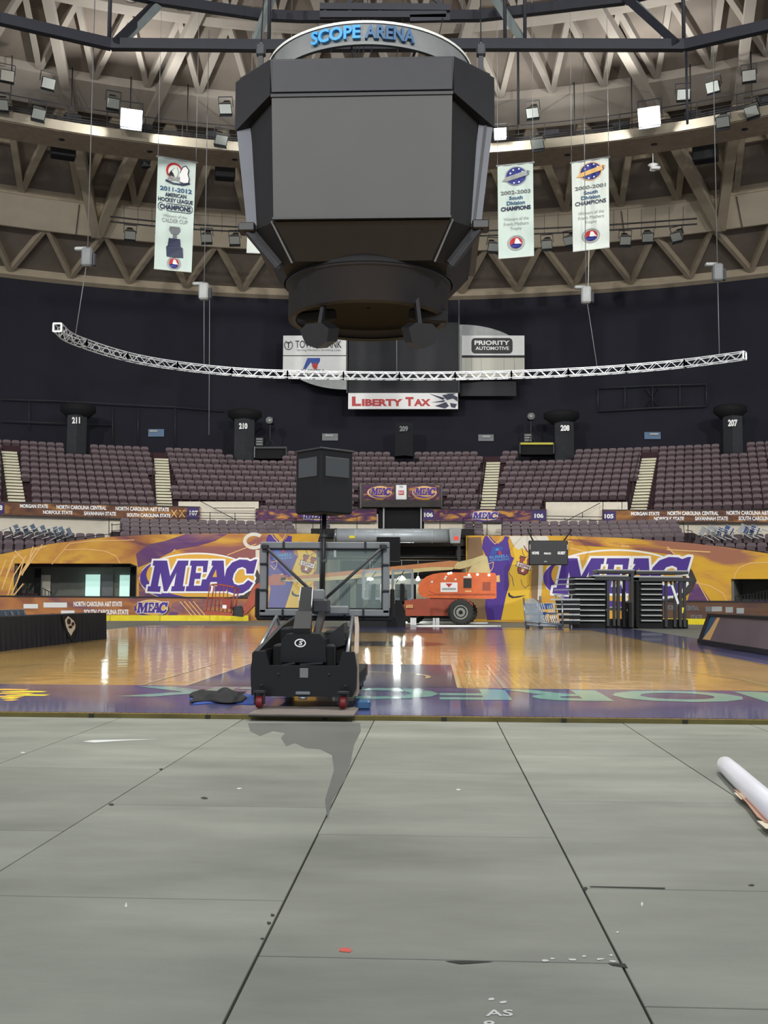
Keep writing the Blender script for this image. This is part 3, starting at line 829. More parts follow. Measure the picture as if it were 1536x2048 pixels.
poly(mb, pmm, [(1018, 1072), (1095, 1072), (1100, 1085), (1078, 1100), (1050, 1106), (1030, 1096)], .012, 'cream')
mb.build('purple_streak', t)
mb = MB()
for L in ([(1135, 1082), (1250, 1092), (1345, 1100), (1420, 1104)], [(1335, 1094), (1358, 1118)], [(1378, 1140), (1396, 1165), (1420, 1208)], [(1362, 1166), (1385, 1164), (1420, 1172), (1445, 1186), (1456, 1206)], [(1536, 1125), (1500, 1126), (1480, 1134), (1470, 1148), (1469, 1157)], [(1140, 1096), (1180, 1106)]):
    pline(mb, pmm, L, 2.2, .016, 'gold_pale')
quadstrip(mb, pmm, [(1078, 1075), (1077, 1150), (1075, 1200)], [(1086, 1075), (1086, 1150), (1082, 1200)], .015, 'cream')
mb.build('court_line_print', t)
mb = MB(); logo(mb, pmm, 1084, 1098, 1384, 1216, .03, .014, shadow='sign_dark'); mb.build('oval_emblem', t)
jerseys(t, 966, 1072, False)

# ---- dasher boards with adverts and yellow kick plate
def boards(x0, x1, mt, label):
    t = thing('dasher_board', label, 'rink board', polar(44, theta(BT((x0+x1)/2, 1200)), 0))
    xs = span(x0, x1, 20)
    mb = MB(); arc_band(mb, 44.0, .08, xs, [.30]*len(xs), [btop(x)+2 for x in xs], mt); mb.build('advert_panel', t)
    mb = MB(); arc_band(mb, 43.96, .16, xs, [btop(x)+2 for x in xs], [btop(x)-1 for x in xs], 'charcoal'); mb.build('top_rail', t)
    mb = MB(); arc_band(mb, 43.93, .14, xs, [0.0]*len(xs), [.30]*len(xs), 'yellow')
    mb.build('kick_plate', t)
    mb = MB()
    for x in xs[::5][1:]:
        p = BT(x, 1240, .085); mb.box((p.x, p.y, .15), (.05, .04, .29), 'safety_yellow')
    if len(xs) > 8: mb.build('plate_joint', t)
    return t
t = boards(-80, 499, 'board_print', 'left rink board advert strip with gold kick plate and small conference oval')
mb = MB()
text(mb, BT, 'NORTH CAROLINA A&T STATE', 147, 1203, 244, 1213, .02, 'letter_white', .045); text(mb, BT, 'SOUTH CAROLINA STATE', 168, 1219, 257, 1229, .02, 'letter_white', .045)
mb.build('lettering', t)
mb = MB()
for (a, b, c, d) in ((47, 1208, 76, 1217), (87, 1205, 134, 1215), (122, 1221, 149, 1228)): rect(mb, BT, a, b, c, d, .02, 'white', 3)
mb.build('faded_lettering', t)
mb = MB(); logo(mb, BT, 268, 1199.5, 337, 1234, .02, .012, shadow='sign_dark'); mb.build('oval_emblem', t)
mb = MB(); poly(mb, BT, [(345, 1206), (365, 1200), (372, 1212), (352, 1232), (335, 1234)], .012, 'purple_smoke')
for i in range(4): pline(mb, BT, [(360+i*9, 1203), (384+i*9, 1232)], 1.6, .02, 'gold_pale')
mb.build('streak_print', t)
t = boards(1244, 1620, 'board_print_dark', 'right rink board advert strip behind the slanted courtside table')
mb = MB()
text(mb, BT, 'CENTRAL', 1372, 1211, 1398, 1221, .02, 'mid_grey', .045); rect(mb, BT, 1411, 1213, 1422, 1223, .02, 'mid_grey', 2)
rect(mb, BT, 1423, 1213, 1444, 1223, .02, 'light_grey', 2); rect(mb, BT, 1451, 1214, 1466, 1225, .02, 'light_grey', 2); rect(mb, BT, 1473, 1216, 1488, 1227, .02, 'light_grey', 2)
text(mb, BT, 'STATE', 1381, 1230, 1404, 1240, .02, 'mid_grey', .045); text(mb, BT, 'NORTH', 1330, 1210, 1362, 1220, .02, 'mid_grey', .045)
mb.build('lettering', t)

# ---- fascia strips below the upper deck
FR = 48.9
pf = cyl(FR)
def fascia(x0, x1, y0, y1, mt, label):
    t = thing('fascia_banner', label, 'banner', polar(FR, theta(pf((x0+x1)/2, 1030)), zrow(FR, (x0+x1)/2, y1[1])))
    mb = MB(); xs = span(x0, x1, 25)
    f = lambda q, x: q[0] + (q[1]-q[0])*(x-x0)/(x1-x0)
    arc_band(mb, FR, .12, xs, [f(y1, x) for x in xs], [f(y0, x) for x in xs], mt); mb.build('printed_strip', t)
    mb = MB(); arc_band(mb, FR-.03, .2, xs, [f(y0, x)+1 for x in xs], [f(y0, x)-1 for x in xs], 'rail_dark')
    arc_band(mb, FR-.03, .2, xs, [f(y1, x)+1.5 for x in xs], [f(y1, x)-.2 for x in xs], 'rail_dark'); mb.build('edge_rail', t)
    return t
def fp_(t, items):
    mb = MB()
    for (s, x0, y0, x1, y1) in items: text(mb, pf, s, x0, y0, x1, y1, .03, 'letter_white', .04, dy=.02*(x1-x0) if x0 < 400 else 0)
    mb.build('lettering', t)
def tab(t, x0, x1, y0, y1):
    mb = MB(); rect(mb, pf, x0, y0, x1, y1, .015, 'purple_dark', 2); mb.build('number_patch', t)
t = fascia(-80, 399, (1001, 1014), (1027, 1041), 'fascia_brown', 'left fascia strip listing school names, ending in section 107')
tab(t, 374, 398, 1014.5, 1039); tab(t, -20, 9, 1006, 1028)
fp_(t, [('MORGAN STATE', 40, 1008, 96, 1015.5), ('NORTH CAROLINA CENTRAL', 113, 1010, 213, 1018), ('NORTH CAROLINA A&T STATE', 231, 1013, 338, 1021), ('NORFOLK STATE', 86, 1020.5, 145, 1028), ('SAVANNAH STATE', 168, 1022.5, 232, 1030.5), ('SOUTH CAROLINA STATE', 254, 1026, 341, 1033.5), ('107', 379, 1021, 396, 1030.5), ('108', -14, 1010, 5, 1020)])
mb = MB()
for x in (348, 364): pline(mb, pf, [(x-5, 1020), (x+5, 1034)], 1.5, .03, 'gold_pale'); pline(mb, pf, [(x+5, 1020), (x-5, 1034)], 1.5, .03, 'gold_pale')
mb.build('net_print', t)
t = fascia(510, 753, (1018, 1018), (1041, 1043), 'fascia_print', 'purple and gold fascia strip left of the central portal, partly behind the shot clock')
mb = MB(); logo(mb, pf, 603, 1021, 660, 1043, .02, .02, gold='gold_pale'); mb.build('oval_emblem', t)
t = fascia(846, 1093, (1018, 1019), (1042, 1043), 'fascia_print', 'purple and gold fascia strip right of the central portal with two 106 numbers')
tab(t, 847, 868, 1020, 1040); tab(t, 1064, 1092, 1021, 1041)
fp_(t, [('106', 848.5, 1025, 866, 1034), ('106', 1069, 1027, 1087, 1036)])
mb = MB(); logo(mb, pf, 941, 1021, 997, 1043, .02, .02, gold='gold_pale'); mb.build('oval_emblem', t)
t = fascia(1205, 1620, (1020, 1020), (1043, 1045), 'fascia_brown', 'right fascia strip listing school names, starting with section 105')
tab(t, 1206, 1232, 1022, 1042)
fp_(t, [('105', 1209, 1028, 1227, 1037), ('MORGAN STATE', 1262, 1023.5, 1319, 1031), ('NORTH CAROLINA CENTRAL', 1335, 1022.5, 1437, 1030.5), ('NORTH CAROLINA A&T STATE', 1453, 1021.5, 1562, 1030), ('NORFOLK STATE', 1308, 1033.5, 1368, 1041), ('SAVANNAH STATE', 1390, 1033, 1456, 1041), ('SOUTH CAROLINA STATE', 1477, 1032.5, 1566, 1041)])

# ---- central portal with sign box
t = thing('portal_sign', 'dark portal header with two oval signs above the central vomitory', 'sign', polar(48.6, theta(cyl(48.6)(802, 1000)), zrow(48.6, 802, 1014)))
P8 = cyl(48.6); xs = span(722, 882, 20)
mb = MB(); arc_band(mb, 48.6, 1.2, xs, [1014]*9, [968]*9, 'sign_dark'); mb.build('header_box', t)
mb = MB(); rect(mb, P8, 727, 971, 788, 1000, .02, 'fascia_print', 4); rect(mb, P8, 817, 971, 879, 1000, .02, 'fascia_print', 4)
ellipse(mb, P8, 759, 985, 25, 12, .03, 'gold_pale'); ellipse(mb, P8, 849, 985, 25, 12, .03, 'gold_pale'); mb.build('printed_panel', t)
mb = MB(); logo(mb, P8, 738, 972, 783, 996, .045, .02, detail=True, gold='gold_pale', white='gold_pale'); logo(mb, P8, 826, 972, 872, 996, .045, .02, detail=True, gold='gold_pale', white='gold_pale'); mb.build('oval_emblem', t)
mb = MB(); rect(mb, P8, 792, 970, 813, 999, .03, 'letter_white', 2); rect(mb, P8, 797, 981, 808, 990, .045, 'red', 2); text(mb, P8, '106', 799, 971.5, 806, 975, .045, 'mid_grey', .02); text(mb, P8, 'EXIT', 798, 983, 807, 988, .06, 'letter_white', .02); mb.build('centre_notice', t)
t2 = thing('portal_doorway', 'black doorway under the portal header with two pale posts', 'doorway', polar(49.0, theta(cyl(49)(803, 1050)), zrow(49, 802, 1060)))
mb = MB(); xs = span(758, 846, 20); arc_band(mb, 49.2, .3, xs, [1068]*len(xs), [1013]*len(xs), 'black_matte'); mb.build('black_opening', t2)
for x in (767, 842):
    mb = MB(); xs = [x-1.5, x+1.5]; arc_band(mb, 48.9, .1, xs, [1060, 1060], [1014, 1014], 'light_grey'); mb.build('post', t2)
for x0, x1 in ((719, 723), (881, 884)):
    mb = MB(); arc_band(mb, 48.8, .6, [x0, x1], [1016, 1016], [972, 972], 'mid_grey'); tag(mb.build('portal_side_wall'), 'grey end slab at the %s side of the portal header' % ('left' if x0 < 800 else 'right'), 'wall panel')
# ================================================================== SEATS
def seat_mesh(name, m_back, m_dark='seat_dark'):
    """flip-up arena seat: rounded shell back, tipped-up pan, arm standards"""
    mb = MB(); N = 8; W = .25
    def prof(x0, depth, z0, z1, y0, lean):
        F = []; K = []
        out = [(-W, 0), (-W, .62), (-W*.93, .84), (-W*.7, .96), (-W*.3, 1), (W*.3, 1), (W*.7, .96), (W*.93, .84), (W, .62), (W, 0), (W*.8, -.08), (-W*.8, -.08)]
        for x, v in out:
            z = z0 + v*(z1-z0); y = y0 + lean*v + .18*x*x
            F.append((x, y, z)); K.append((x, y+depth, z))
        return F, K, len(out)
    F, K, n = prof(0, .05, .53, .84, .14, .06)
    mb.add(F + K, [tuple(range(n-1, -1, -1)), tuple(range(n, 2*n))] + [(i, (i+1) % n, n+(i+1) % n, n+i) for i in range(n)], m_back)
    # tipped-up pan
    pts = [(-.22, -.02), (-.22, .26), (-.15, .31), (.15, .31), (.22, .26), (.22, -.02)]
    a = [(x, .03 + .10*(.3-v), .36+v*.9) for x, v in pts]; b = [(x, y+.05, z+.01) for x, y, z in a]; n = 6
    mb.add(a + b, [tuple(range(n-1, -1, -1)), tuple(range(n, 2*n))] + [(i, (i+1) % n, n+(i+1) % n, n+i) for i in range(n)], 'seat_pan' if m_back == 'seat' else m_back)
    for s in (-1, 1):
        mb.box((s*.265, .12, .28), (.03, .06, .56), m_dark); mb.box((s*.265, .0, .57), (.045, .28, .03), m_dark)
    return mb
def proto_seat(m):
    o = seat_mesh('seat', m).build('stadium_seat', world=False); return o
seatA = proto_seat('seat'); seatB = proto_seat('seat_lower')
usedA = [False]; usedB = [False]
def place(proto, flag, p, a, label, group):
    if flag[0]: o = proto.copy(); sc.collection.objects.link(o)
    else: o = proto; flag[0] = True
    o.location = p; o.rotation_euler = (0, 0, -a); tag(o, label, 'seat', group); return o
def visible_px(p):
    q = R3.transposed() @ (p - EYE); return 768 + F_PX*q.x/-q.z, 1024 - F_PX*q.y/-q.z
SP = .555
count = 0
# lower stand
segs = [(240, 601, range(0, 4)), (641, 676, range(2, 4)), (928, 971, range(1, 4)), (1003, 1372, range(0, 4))]
for (x0, x1, ks) in segs:
    for k in ks:
        r = LR0 + LRD*k; a0 = theta(cyl(r)(x0, 1060)); a1 = theta(cyl(r)(x1, 1060)); n = int((a1-a0)*r/SP)
        for i in range(n):
            a = a0 + (i+.5)*SP/r; p = polar(r, a, l_floor(k))
            if k == 0 and visible_px(p + Vector((0, 0, .84)))[1] > 1070: continue
            place(seatB, usedB, p, a, 'taupe flip-up seat of the lower stand just above the mural', 'seats of the lower stand above the mural'); count += 1
for (x0, x1, side) in ((-14, 215, 'left'), (1382, 1552, 'right')):
    for k in range(5):
        if c_floor(k) < ZRT - .25: continue
        r = 45.0 + .8*k; xx0 = x0; xx1 = x1
        if side == 'left': xx1 = (150, 176, 192, 203, 214)[k]
        else: xx0 = (1440, 1412, 1396, 1386, 1382)[k]
        a0 = theta(cyl(r)(xx0, 1070)); a1 = theta(cyl(r)(xx1, 1070)); n = int((a1-a0)*r/SP)
        for i in range(n):
            a = a0 + (i+.5)*SP/r; p = polar(r, a, c_floor(k)); q = visible_px(p + Vector((0, 0, .84)))
            if q[0] < -8 or q[0] > 1544 or q[1] > interp(LTOP if side == 'left' else RTOP, q[0]) - 2: continue
            if side == 'left' and k == 4 and q[0] < 120: pass
            place(seatB, usedB, p, a, 'taupe seat in the steep %s corner stand below the school-name fascia' % side, 'seats of the %s corner stand' % side); count += 1
# upper stand
AISLE = [theta(cyl(54)(326, 960)), theta(cyl(54)(981, 960)), theta(cyl(54)(1288, 965)), theta(cyl(54)(26, 965))]
AW = .66
stuff = MB(); smb = seat_mesh('s', 'seat')
def blocked(r, a, x, k):
    if k < UN-1 and any(abs((a-q)*r) < AW for q in AISLE): return True
    if k <= 3 and 716 < x < 888: return True
    if k <= 1 and (348 < x < 522 or 1086 < x < 1262): return True
    return False
BOXES = ((128, 176, 9), (460, 570, 9), (786, 830, 9), (1036, 1152, 9), (1444, 1490, 9))
for k in range(UN):
    r = UR0 + URD*k; a0 = theta(cyl(r)(-16, 960)); a1 = theta(cyl(r)(1552, 960)); n = int((a1-a0)*r/SP)
    for i in range(n):
        a = a0 + (i+.5)*SP/r; p = polar(r, a, u_floor(k)); x, y = visible_px(p + Vector((0, 0, .8)))
        if blocked(r, a, x, k): continue
        if k >= 10 and (x < 330 and x > 300 or x > 960 and x < 1000 or 560 > x > 440 or 1130 > x > 1030): continue
        if any(b0 < x < b1 and k >= kk for b0, b1, kk in BOXES): continue
        if k == 1 and count < 300:
            place(seatA, usedA, p, a, 'taupe flip-up seat in the second row up of the upper deck', 'seats of the second row of the upper deck'); count += 1
        elif k == 0 and not (584 < x < 712): 
            rot = Matrix.Rotation(-a, 3, 'Z'); stuff.add([p + rot @ v for v in smb.v], smb.f, 'seat')
            for q in range(len(smb.f)): stuff.m[-len(smb.f)+q] = smb.m[q]
        else:
            rot = Matrix.Rotation(-a, 3, 'Z'); stuff.add([p + rot @ v for v in smb.v], smb.f, 'seat')
            for q in range(len(smb.f)): stuff.m[-len(smb.f)+q] = smb.m[q]
tag(stuff.build('stadium_seating'), 'rows upon rows of taupe flip-up seats filling the upper deck', 'seating', kind='stuff')
print('individual seats', count)
# ---- aisle steps
for idx, (a, lab) in enumerate(zip(AISLE, ('cream aisle steps rising through the upper deck, left of the middle', 'cream aisle steps rising just right of the portal', 'cream aisle steps in the right half of the upper deck', 'cream aisle steps cut by the left edge of the picture'))):
    t = thing('aisle_steps', lab, 'stairs', polar(UR0-.4, a, u_floor(0)))
    mb = MB()
    for k in range(0, UN-1):
        for h in range(2):
            r0 = UR0 + URD*(k+h*.5) - .5; z = u_floor(k) + URISE*h*.5
            f = [polar(r0, a-.47/r0, 0), polar(r0, a+.47/r0, 0), polar(r0+URD*.62, a+.47/r0, 0), polar(r0+URD*.62, a-.47/r0, 0)]
            mb.prism([Vector((p.x, p.y, z+.02)) for p in f], (0, 0, .13), 'step_cream')
    mb.build('tread', t)
    mb = MB(); pts = [polar(UR0 + URD*k, a-.62/(UR0+URD*k), u_floor(k)+.75) for k in range(0, UN-1)]
    mb.tube(pts, .02, 'rail_dark', 6)
    for p in pts[::2]: mb.bar(p, p - Vector((0, 0, .75)), .03, .03, 'rail_dark')
    mb.build('handrail', t)
    ah = a; r = UR0 + URD*(UN-1)-.6
    mb = MB(); mb.prism([polar(r, a-.75/r, u_floor(UN-2)), polar(r, a+.75/r, u_floor(UN-2)), polar(r, a+.75/r, u_floor(UN-1)+.35), polar(r, a-.75/r, u_floor(UN-1)+.35)], polar(r+.1, a, 0)-polar(r, a, 0), 'maroon'); mb.build('head_panel', t)
# ---- railings in front of the pale walls
def rail(px_pts, r, label, posts=True):
    P = cyl(r); mb = MB()
    for L in px_pts: mb.tube([P(x, y) for x, y in L], .022, 'rail_dark', 6)
    return tag(mb.build('railing'), label, 'railing')
rail([[(355, 1024), (515, 1027)], [(355, 1036), (515, 1038)], [(400, 1002), (478, 1043)], [(428, 1016), (510, 1016)], [(420, 1024), (420, 1040)], [(470, 1026), (470, 1042)]], 48.6, 'thin dark railing crossing the white landing wall on the left')
rail([[(1092, 1032), (1206, 1034)], [(1092, 1038), (1206, 1041)], [(1125, 1046), (1200, 1006)], [(1165, 1024), (1165, 1036)], [(1206, 1004), (1206, 1043)], [(1244, 1004), (1244, 1018)], [(1130, 1036), (1130, 1048)], [(1180, 1038), (1180, 1050)]], 48.6, 'thin dark railing crossing the white landing wall on the right')
rail([[(575, 1036), (700, 1037)], [(620, 1046), (740, 1047)], [(592, 1036), (592, 1066)], [(626, 1036), (626, 1066)], [(714, 1034), (714, 1058)]], 46.6, 'dark railing on the lower stand left of the tunnel')
rail([[(926, 1036), (1030, 1036)], [(926, 1048), (1000, 1048)], [(926, 1036), (926, 1060)], [(974, 1036), (974, 1070)], [(880, 1040), (880, 1058)], [(1004, 1036), (1004, 1066)]], 46.6, 'dark railing on the lower stand right of the tunnel')
rail([[(218, 1026), (218, 1072)], [(222, 1050), (246, 1048)], [(222, 1062), (246, 1060)], [(224, 1046), (224, 1072)], [(243, 1048), (243, 1072)], [(120, 1078), (222, 1068)]], 46.0, 'dark railing beside the gap in the left lower stand')
rail([[(1366, 1040), (1370, 1078)], [(1372, 1060), (1384, 1062)], [(1376, 1050), (1376, 1078)], [(1384, 1062), (1384, 1080)], [(1386, 1088), (1470, 1096), (1536, 1106)]], 45.6, 'dark railing beside the gap in the right lower stand')
def bars(r, x0, x1, y_top, y_bot, n, label):
    P = cyl(r); mb = MB(); L = []
    for i in range(n):
        x = x0 + (x1-x0)*i/(n-1); yt = y_top(x)
        mb.bar(P(x, yt), P(x, y_bot), .03, .03, 'rail_dark'); L.append(P(x, yt))
    mb.tube(L, .025, 'rail_dark', 6); return tag(mb.build('barred_railing'), label, 'railing')
bars(44.9, 1464, 1502, lambda x: 1194-.16*(x-1464), 1208, 7, 'barred railing in the right player box, lower section')
bars(44.9, 1507, 1560, lambda x: 1186-.16*(x-1507), 1208, 9, 'barred railing in the right player box, higher section')
bars(44.9, 0, 70, lambda x: 1160+.36*x, 1200, 12, 'barred railing at the left edge beside the player box')
bars(44.9, 84, 104, lambda x: 1176+.5*(x-84), 1200, 4, 'short barred railing inside the left player box')
# recess contents, left
def pan(r, x0, y0, x1, y1, m, name, label, cat, th=.08):
    mb = MB(); arc_band(mb, r, th, [x0, x1], [y1, y1], [y0, y0], m); return tag(mb.build(name), label, cat)
pan(47.5, 173, 1149, 202, 1197, 'room_glow', 'lit_window', 'wide glowing window in the left player box', 'window')
pan(47.5, 241, 1150, 261, 1197, 'room_glow', 'lit_window', 'narrow glowing window at the right end of the left player box', 'window')
pan(47.55, 206, 1150, 228, 1192, 'mid_grey', 'door_panel', 'grey door between two glowing windows', 'door')
pan(46.8, 71, 1137, 84, 1197, 'black_matte', 'curtain_strip', 'black curtain strip hanging in the left player box', 'curtain')
pan(47.5, 84, 1150, 103, 1197, 'cream', 'door_panel', 'cream door beyond the black curtain strip', 'door')
pan(46.0, 262, 1133, 276, 1197, 'black_matte', 'dark_doorway', 'black doorway at the right end of the left player box', 'doorway')
pan(46.3, 160, 1129, 262, 1134, 'black_matte', 'valance', 'dark valance along the top of the left player box', 'valance')
# maroon seat backs inside both boxes
for i in range(9):
    a = theta(cyl(44.75)(6+8*i, 1195)); mb = MB(); p = polar(44.75, a, zrow(44.75, 6+8*i, 1198)-.1)
    mb.bbox((p.x, p.y, p.z+.2), (.2, .09, .42), 'maroon' if i < 9 else 'seat', .04, Matrix.Rotation(.35, 3, 'Y')); tag(mb.build('box_seat'), 'tilted maroon seat back at the left edge behind the rink board', 'seat', 'maroon seats behind the left rink board')
for i in range(8):
    a = theta(cyl(44.75)(1504+6*i, 1195)); mb = MB(); p = polar(44.75, a, zrow(44.75, 1504+6*i, 1208)-.1)
    mb.bbox((p.x, p.y, p.z+.15), (.16, .09, .34), 'purple_dark' if i % 2 else 'maroon', .04, Matrix.Rotation(.6, 3, 'Y')); tag(mb.build('box_seat'), 'tilted dark seat back in the right player box', 'seat', 'dark seats in the right player box')

# ---- section towers at the back wall
TL = {'211': 'dark wedge tower numbered 211 with a round cap, leftmost at the stand top', '210': 'dark wedge tower numbered 210 beside the left follow-spot platform', '209': 'dim capless wedge tower numbered 209 under the red-lettered strip', '208': 'dark wedge tower numbered 208 beside the yellow-edged platform', '207': 'dark wedge tower numbered 207 with a round cap, rightmost at the stand top'}
for (x0, x1, y0, y1, num, lx0, lx1, ly0, ly1, split, cap) in ((133, 172, 830, 903, '211', 144, 160, 834, 847, 152, (112, 190, 806, 834)), (468, 508, 838, 912, '210', 478, 495, 846, 858, 488, (452, 522, 818, 842)), (790, 826, 846, 904, '209', 799, 816, 852, 863, 808, None), (1110, 1148, 845, 916, '208', 1121, 1139, 850, 862, 1131, (1088, 1162, 822, 846)), (1447, 1486, 834, 910, '207', 1456, 1475, 839, 853, 1448, (1428, 1502, 810, 836))):
    r = 58.6; P = cyl(r); A = P(x0, y1); B = P(x1, y1); M_ = cyl(r-.5)(split if num != '207' else 1466, y1); zt = P(x0, y0).z
    t = thing('section_tower', TL[num], 'pillar', ((A.x+B.x)/2, (A.y+B.y)/2, A.z))
    m1 = 'dark_grey' if num != '211' else 'mid_grey'
    mb = MB()
    back = [cyl(r+1.2)(x1, y1), cyl(r+1.2)(x0, y1)]
    base = [A, M_, B] + back; zb = A.z-.3
    n = len(base); vs = [Vector((p.x, p.y, zb)) for p in base] + [Vector((p.x, p.y, zt)) for p in base]
    mb.add(vs, [tuple(range(n-1, -1, -1)), tuple(range(n, 2*n))] + [(i, (i+1) % n, n+(i+1) % n, n+i) for i in range(n)], 'dark_grey' if num != '209' else 'charcoal')
    mb.build('shaft', t)
    mb = MB(); text(mb, cyl(r-.56), num, lx0, ly0, lx1, ly1, .04, 'letter_white' if num != '209' else 'mid_grey', .05); mb.build('section_number', t)
    if cap:
        c = P((cap[0]+cap[1])/2, y0); R_ = abs(P(cap[1], y0).x - P(cap[0], y0).x)/2
        mb = MB(); z0 = P(x0, cap[3]).z; z1 = P(x0, cap[2]).z
        mb.lathe([(.05, z0-.1), (R_*.55, z0), (R_, z0+(z1-z0)*.5), (R_, z1-.1), (R_*.8, z1), (.05, z1)], 'black_matte', (c.x, c.y+.5, 0), n=24); mb.build('round_cap', t)
# small wall notices
for (x0, x1, y0, y1, w) in ((291, 323, 858, 873, 'blue-grey one at far left'), (642, 674, 867, 881, 'just above the near shot clock'), (957, 988, 869, 882, 'under the black automotive sign'), (1292, 1325, 864, 878, 'blue-grey one at far right')):
    mb = MB(); P = cyl(61.8); arc_band(mb, 61.85, .08, [x0, x1], [y1, y1], [y0, y0], 'slate_blue' if x0 in (291, 1292) else 'mid_grey')
    o = tag(mb.build('wall_notice'), 'small notice on the dark wall, ' + w, 'sign')
    mb = MB(); rect(mb, P, x0+8, y0+2, x1-8, y0+6, .04, 'light_grey', 2); mb.build('print_line', o)
# pipe frames on the dark wall
def pipes(label, lines, r=61.6, m='dark_grey', w=.05):
    P = cyl(r); mb = MB()
    for L in lines: mb.tube([P(x, y) for x, y in L], w, m, 5)
    return tag(mb.build('pipe_frame'), label, 'pipe frame')
pipes('thin pipe frame with a crossed middle on the dark wall at right', [[(1196, 776), (1300, 771), (1413, 768)], [(1196, 822), (1300, 816), (1413, 812)], [(1196, 776), (1196, 822)], [(1250, 774), (1250, 820)], [(1360, 770), (1360, 815)], [(1413, 768), (1413, 812)], [(1292, 776), (1305, 794), (1292, 814)], [(1318, 775), (1305, 794), (1318, 813)], [(1305, 772), (1305, 815)]])
pipes('thin curtain pipes on the dark wall at left', [[(0, 798), (120, 802), (350, 814), (450, 822)], [(0, 842), (225, 850)], [(225, 814), (225, 892)], [(350, 816), (350, 894)], [(58, 800), (58, 860)], [(276, 816), (276, 890)]], w=.04)
# follow-spot platforms
def platform(x0, x1, y, top, label, glow):
    r = 58.4; P = cyl(r); A = P(x0, y); B = P(x1, y)
    t = thing('spotlight_platform', label, 'platform', ((A.x+B.x)/2, A.y, A.z))
    mb = MB(); arc_band(mb, r, 1.6, [x0, x1], [y+4, y+4], [y, y], top); mb.build('deck', t)
    mb = MB(); arc_band(mb, r+.2, 1.2, [x0+2, x1-2], [y+24, y+24], [y+4, y+4], 'black_matte'); mb.build('skirt', t)
    for x in (x0+1, x1-1):
        mb = MB(); arc_band(mb, r-.05, .12, [x-1, x+1], [y+22, y+22], [y, y], 'mid_grey' if x < x1-2 and x0 < 600 else 'black'); mb.build('leg', t)
platform(505, 571, 893, 'dark_grey', 'black follow-spot platform beside tower 210', 0)
platform(1040, 1110, 885, 'safety_yellow', 'follow-spot platform with a yellow edge beside tower 208', 1)
def follow_spot(x, y, yb, label, s=1):
    r = 59; P = cyl(r); p = P(x, y)
    t = thing('follow_spot', label, 'spotlight', P(x, yb))
    mb = MB(); mb.tube([p + Vector((-.1, .5, .1)), p + Vector((0, -.35, 0))], .2, 'mid_grey', 12, .24); mb.box(p + Vector((0, .3, .05)), (.4, .6, .45), 'dark_grey'); mb.build('lamp_body', t)
    mb = MB(); mb.lathe([(0, -.37), (.18, -.37), (.18, -.34)], 'lens_glass', p, 'Y', 14); mb.build('lens', t)
    mb = MB(); b = P(x, yb); mb.tube([p, b + Vector((0, 0, .1))], .05, 'dark_grey', 6)
    for k in range(3): a = k*2*PI/3; mb.tube([b + Vector((0, 0, .5)), b + Vector((.35*math.cos(a), .35*math.sin(a), 0))], .025, 'dark_grey', 5)
    mb.build('stand', t)
follow_spot(540, 842, 892, 'grey follow spot on a tall stand on the left platform')
follow_spot(1062, 834, 884, 'grey follow spot above the yellow-edged platform')
for (x, y, lab) in ((518, 884, 'small control rack on the left follow-spot platform'), (1056, 876, 'small control rack on the yellow-edged platform')):
    P = cyl(58.8); p = P(x, y+8); t = thing('control_rack', lab, 'equipment rack', p)
    mb = MB(); mb.bbox(p + Vector((0, .3, .32)), (.6, .4, .64), 'black', .03); mb.build('case', t)
    mb = MB()
    for i in range(3): mb.box(p + Vector((0, .09, .14+.18*i)), (.42, .02, .05), 'light_grey')
    mb.build('front_bar', t)
# ---- upper display: two pale ovals, white signs, dark screen cloth, red-lettered strip
WD = 60.2; PW = cyl(WD)
t = thing('advert_board', 'pale round advert board with two white signs, left of the dark screen', 'sign', PW(630, 780))
mb = MB(); A = []; B = []
for i in range(25):
    u = i/24; x = 584 + (694-584)*u; q = (694-x)/128.0; h = 64*math.sqrt(max(0, 1-q*q)); A.append((x, 715-h*.98)); B.append((x, 715+h*1.0))
quadstrip(mb, PW, A, B, 0, 'light_grey'); quadstrip(mb, PW, A, B, -.2, 'light_grey'); vsA = [PW(x, y) for x, y in A]; vsB = [PW(x, y) for x, y in B]
quad = lambda L: mb.add([PW(x, y) for x, y in L] + [PW(x, y, -.2) for x, y in L], [(i, i+1, len(L)+i+1, len(L)+i) for i in range(len(L)-1)], 'light_grey')
quad(A); quad(B); mb.build('round_panel', t)
mb = MB(); arc_band(mb, WD-.25, .12, [561, 689], [750, 750], [671, 671], 'white'); arc_band(mb, WD-.27, .04, [561, 689], [712, 712], [710.5, 710.5], 'charcoal'); mb.build('sign_panel', t)
P2 = cyl(WD-.3); mb = MB()
text(mb, P2, 'TOWNE BANK', 591, 681, 683, 696, .02, 'charcoal', .0); text(mb, P2, 'Serving Members. Enriching Lives.', 594, 698, 682, 703, .02, 'mid_grey', 0)
arcring(mb, P2, 577, 690, 9, 10, 2, .02, 'mid_grey', -.35*PI, 1.35*PI, 20); text(mb, P2, 'T', 573, 684, 581, 696, .02, 'charcoal', .02)
poly(mb, P2, [(615, 716), (640, 716), (640, 722), (636, 729), (630, 732), (624, 729), (622, 724), (612, 738), (606, 738)], .02, 'blue'); poly(mb, P2, [(626, 726), (636, 727), (634, 738), (628, 738), (624, 732)], .03, 'red')
text(mb, P2, 'RUSSELL', 600, 739, 650, 745, .02, 'charcoal', .03, shear=.3); text(mb, P2, 'ATHLETIC', 598, 746, 650, 751, .02, 'mid_grey', .03, shear=.3)
mb.build('lettering', t)
t = thing('advert_board', 'pale round advert board with a black automotive sign, right of the dark screen', 'sign', PW(985, 780))
mb = MB(); A = []; B = []
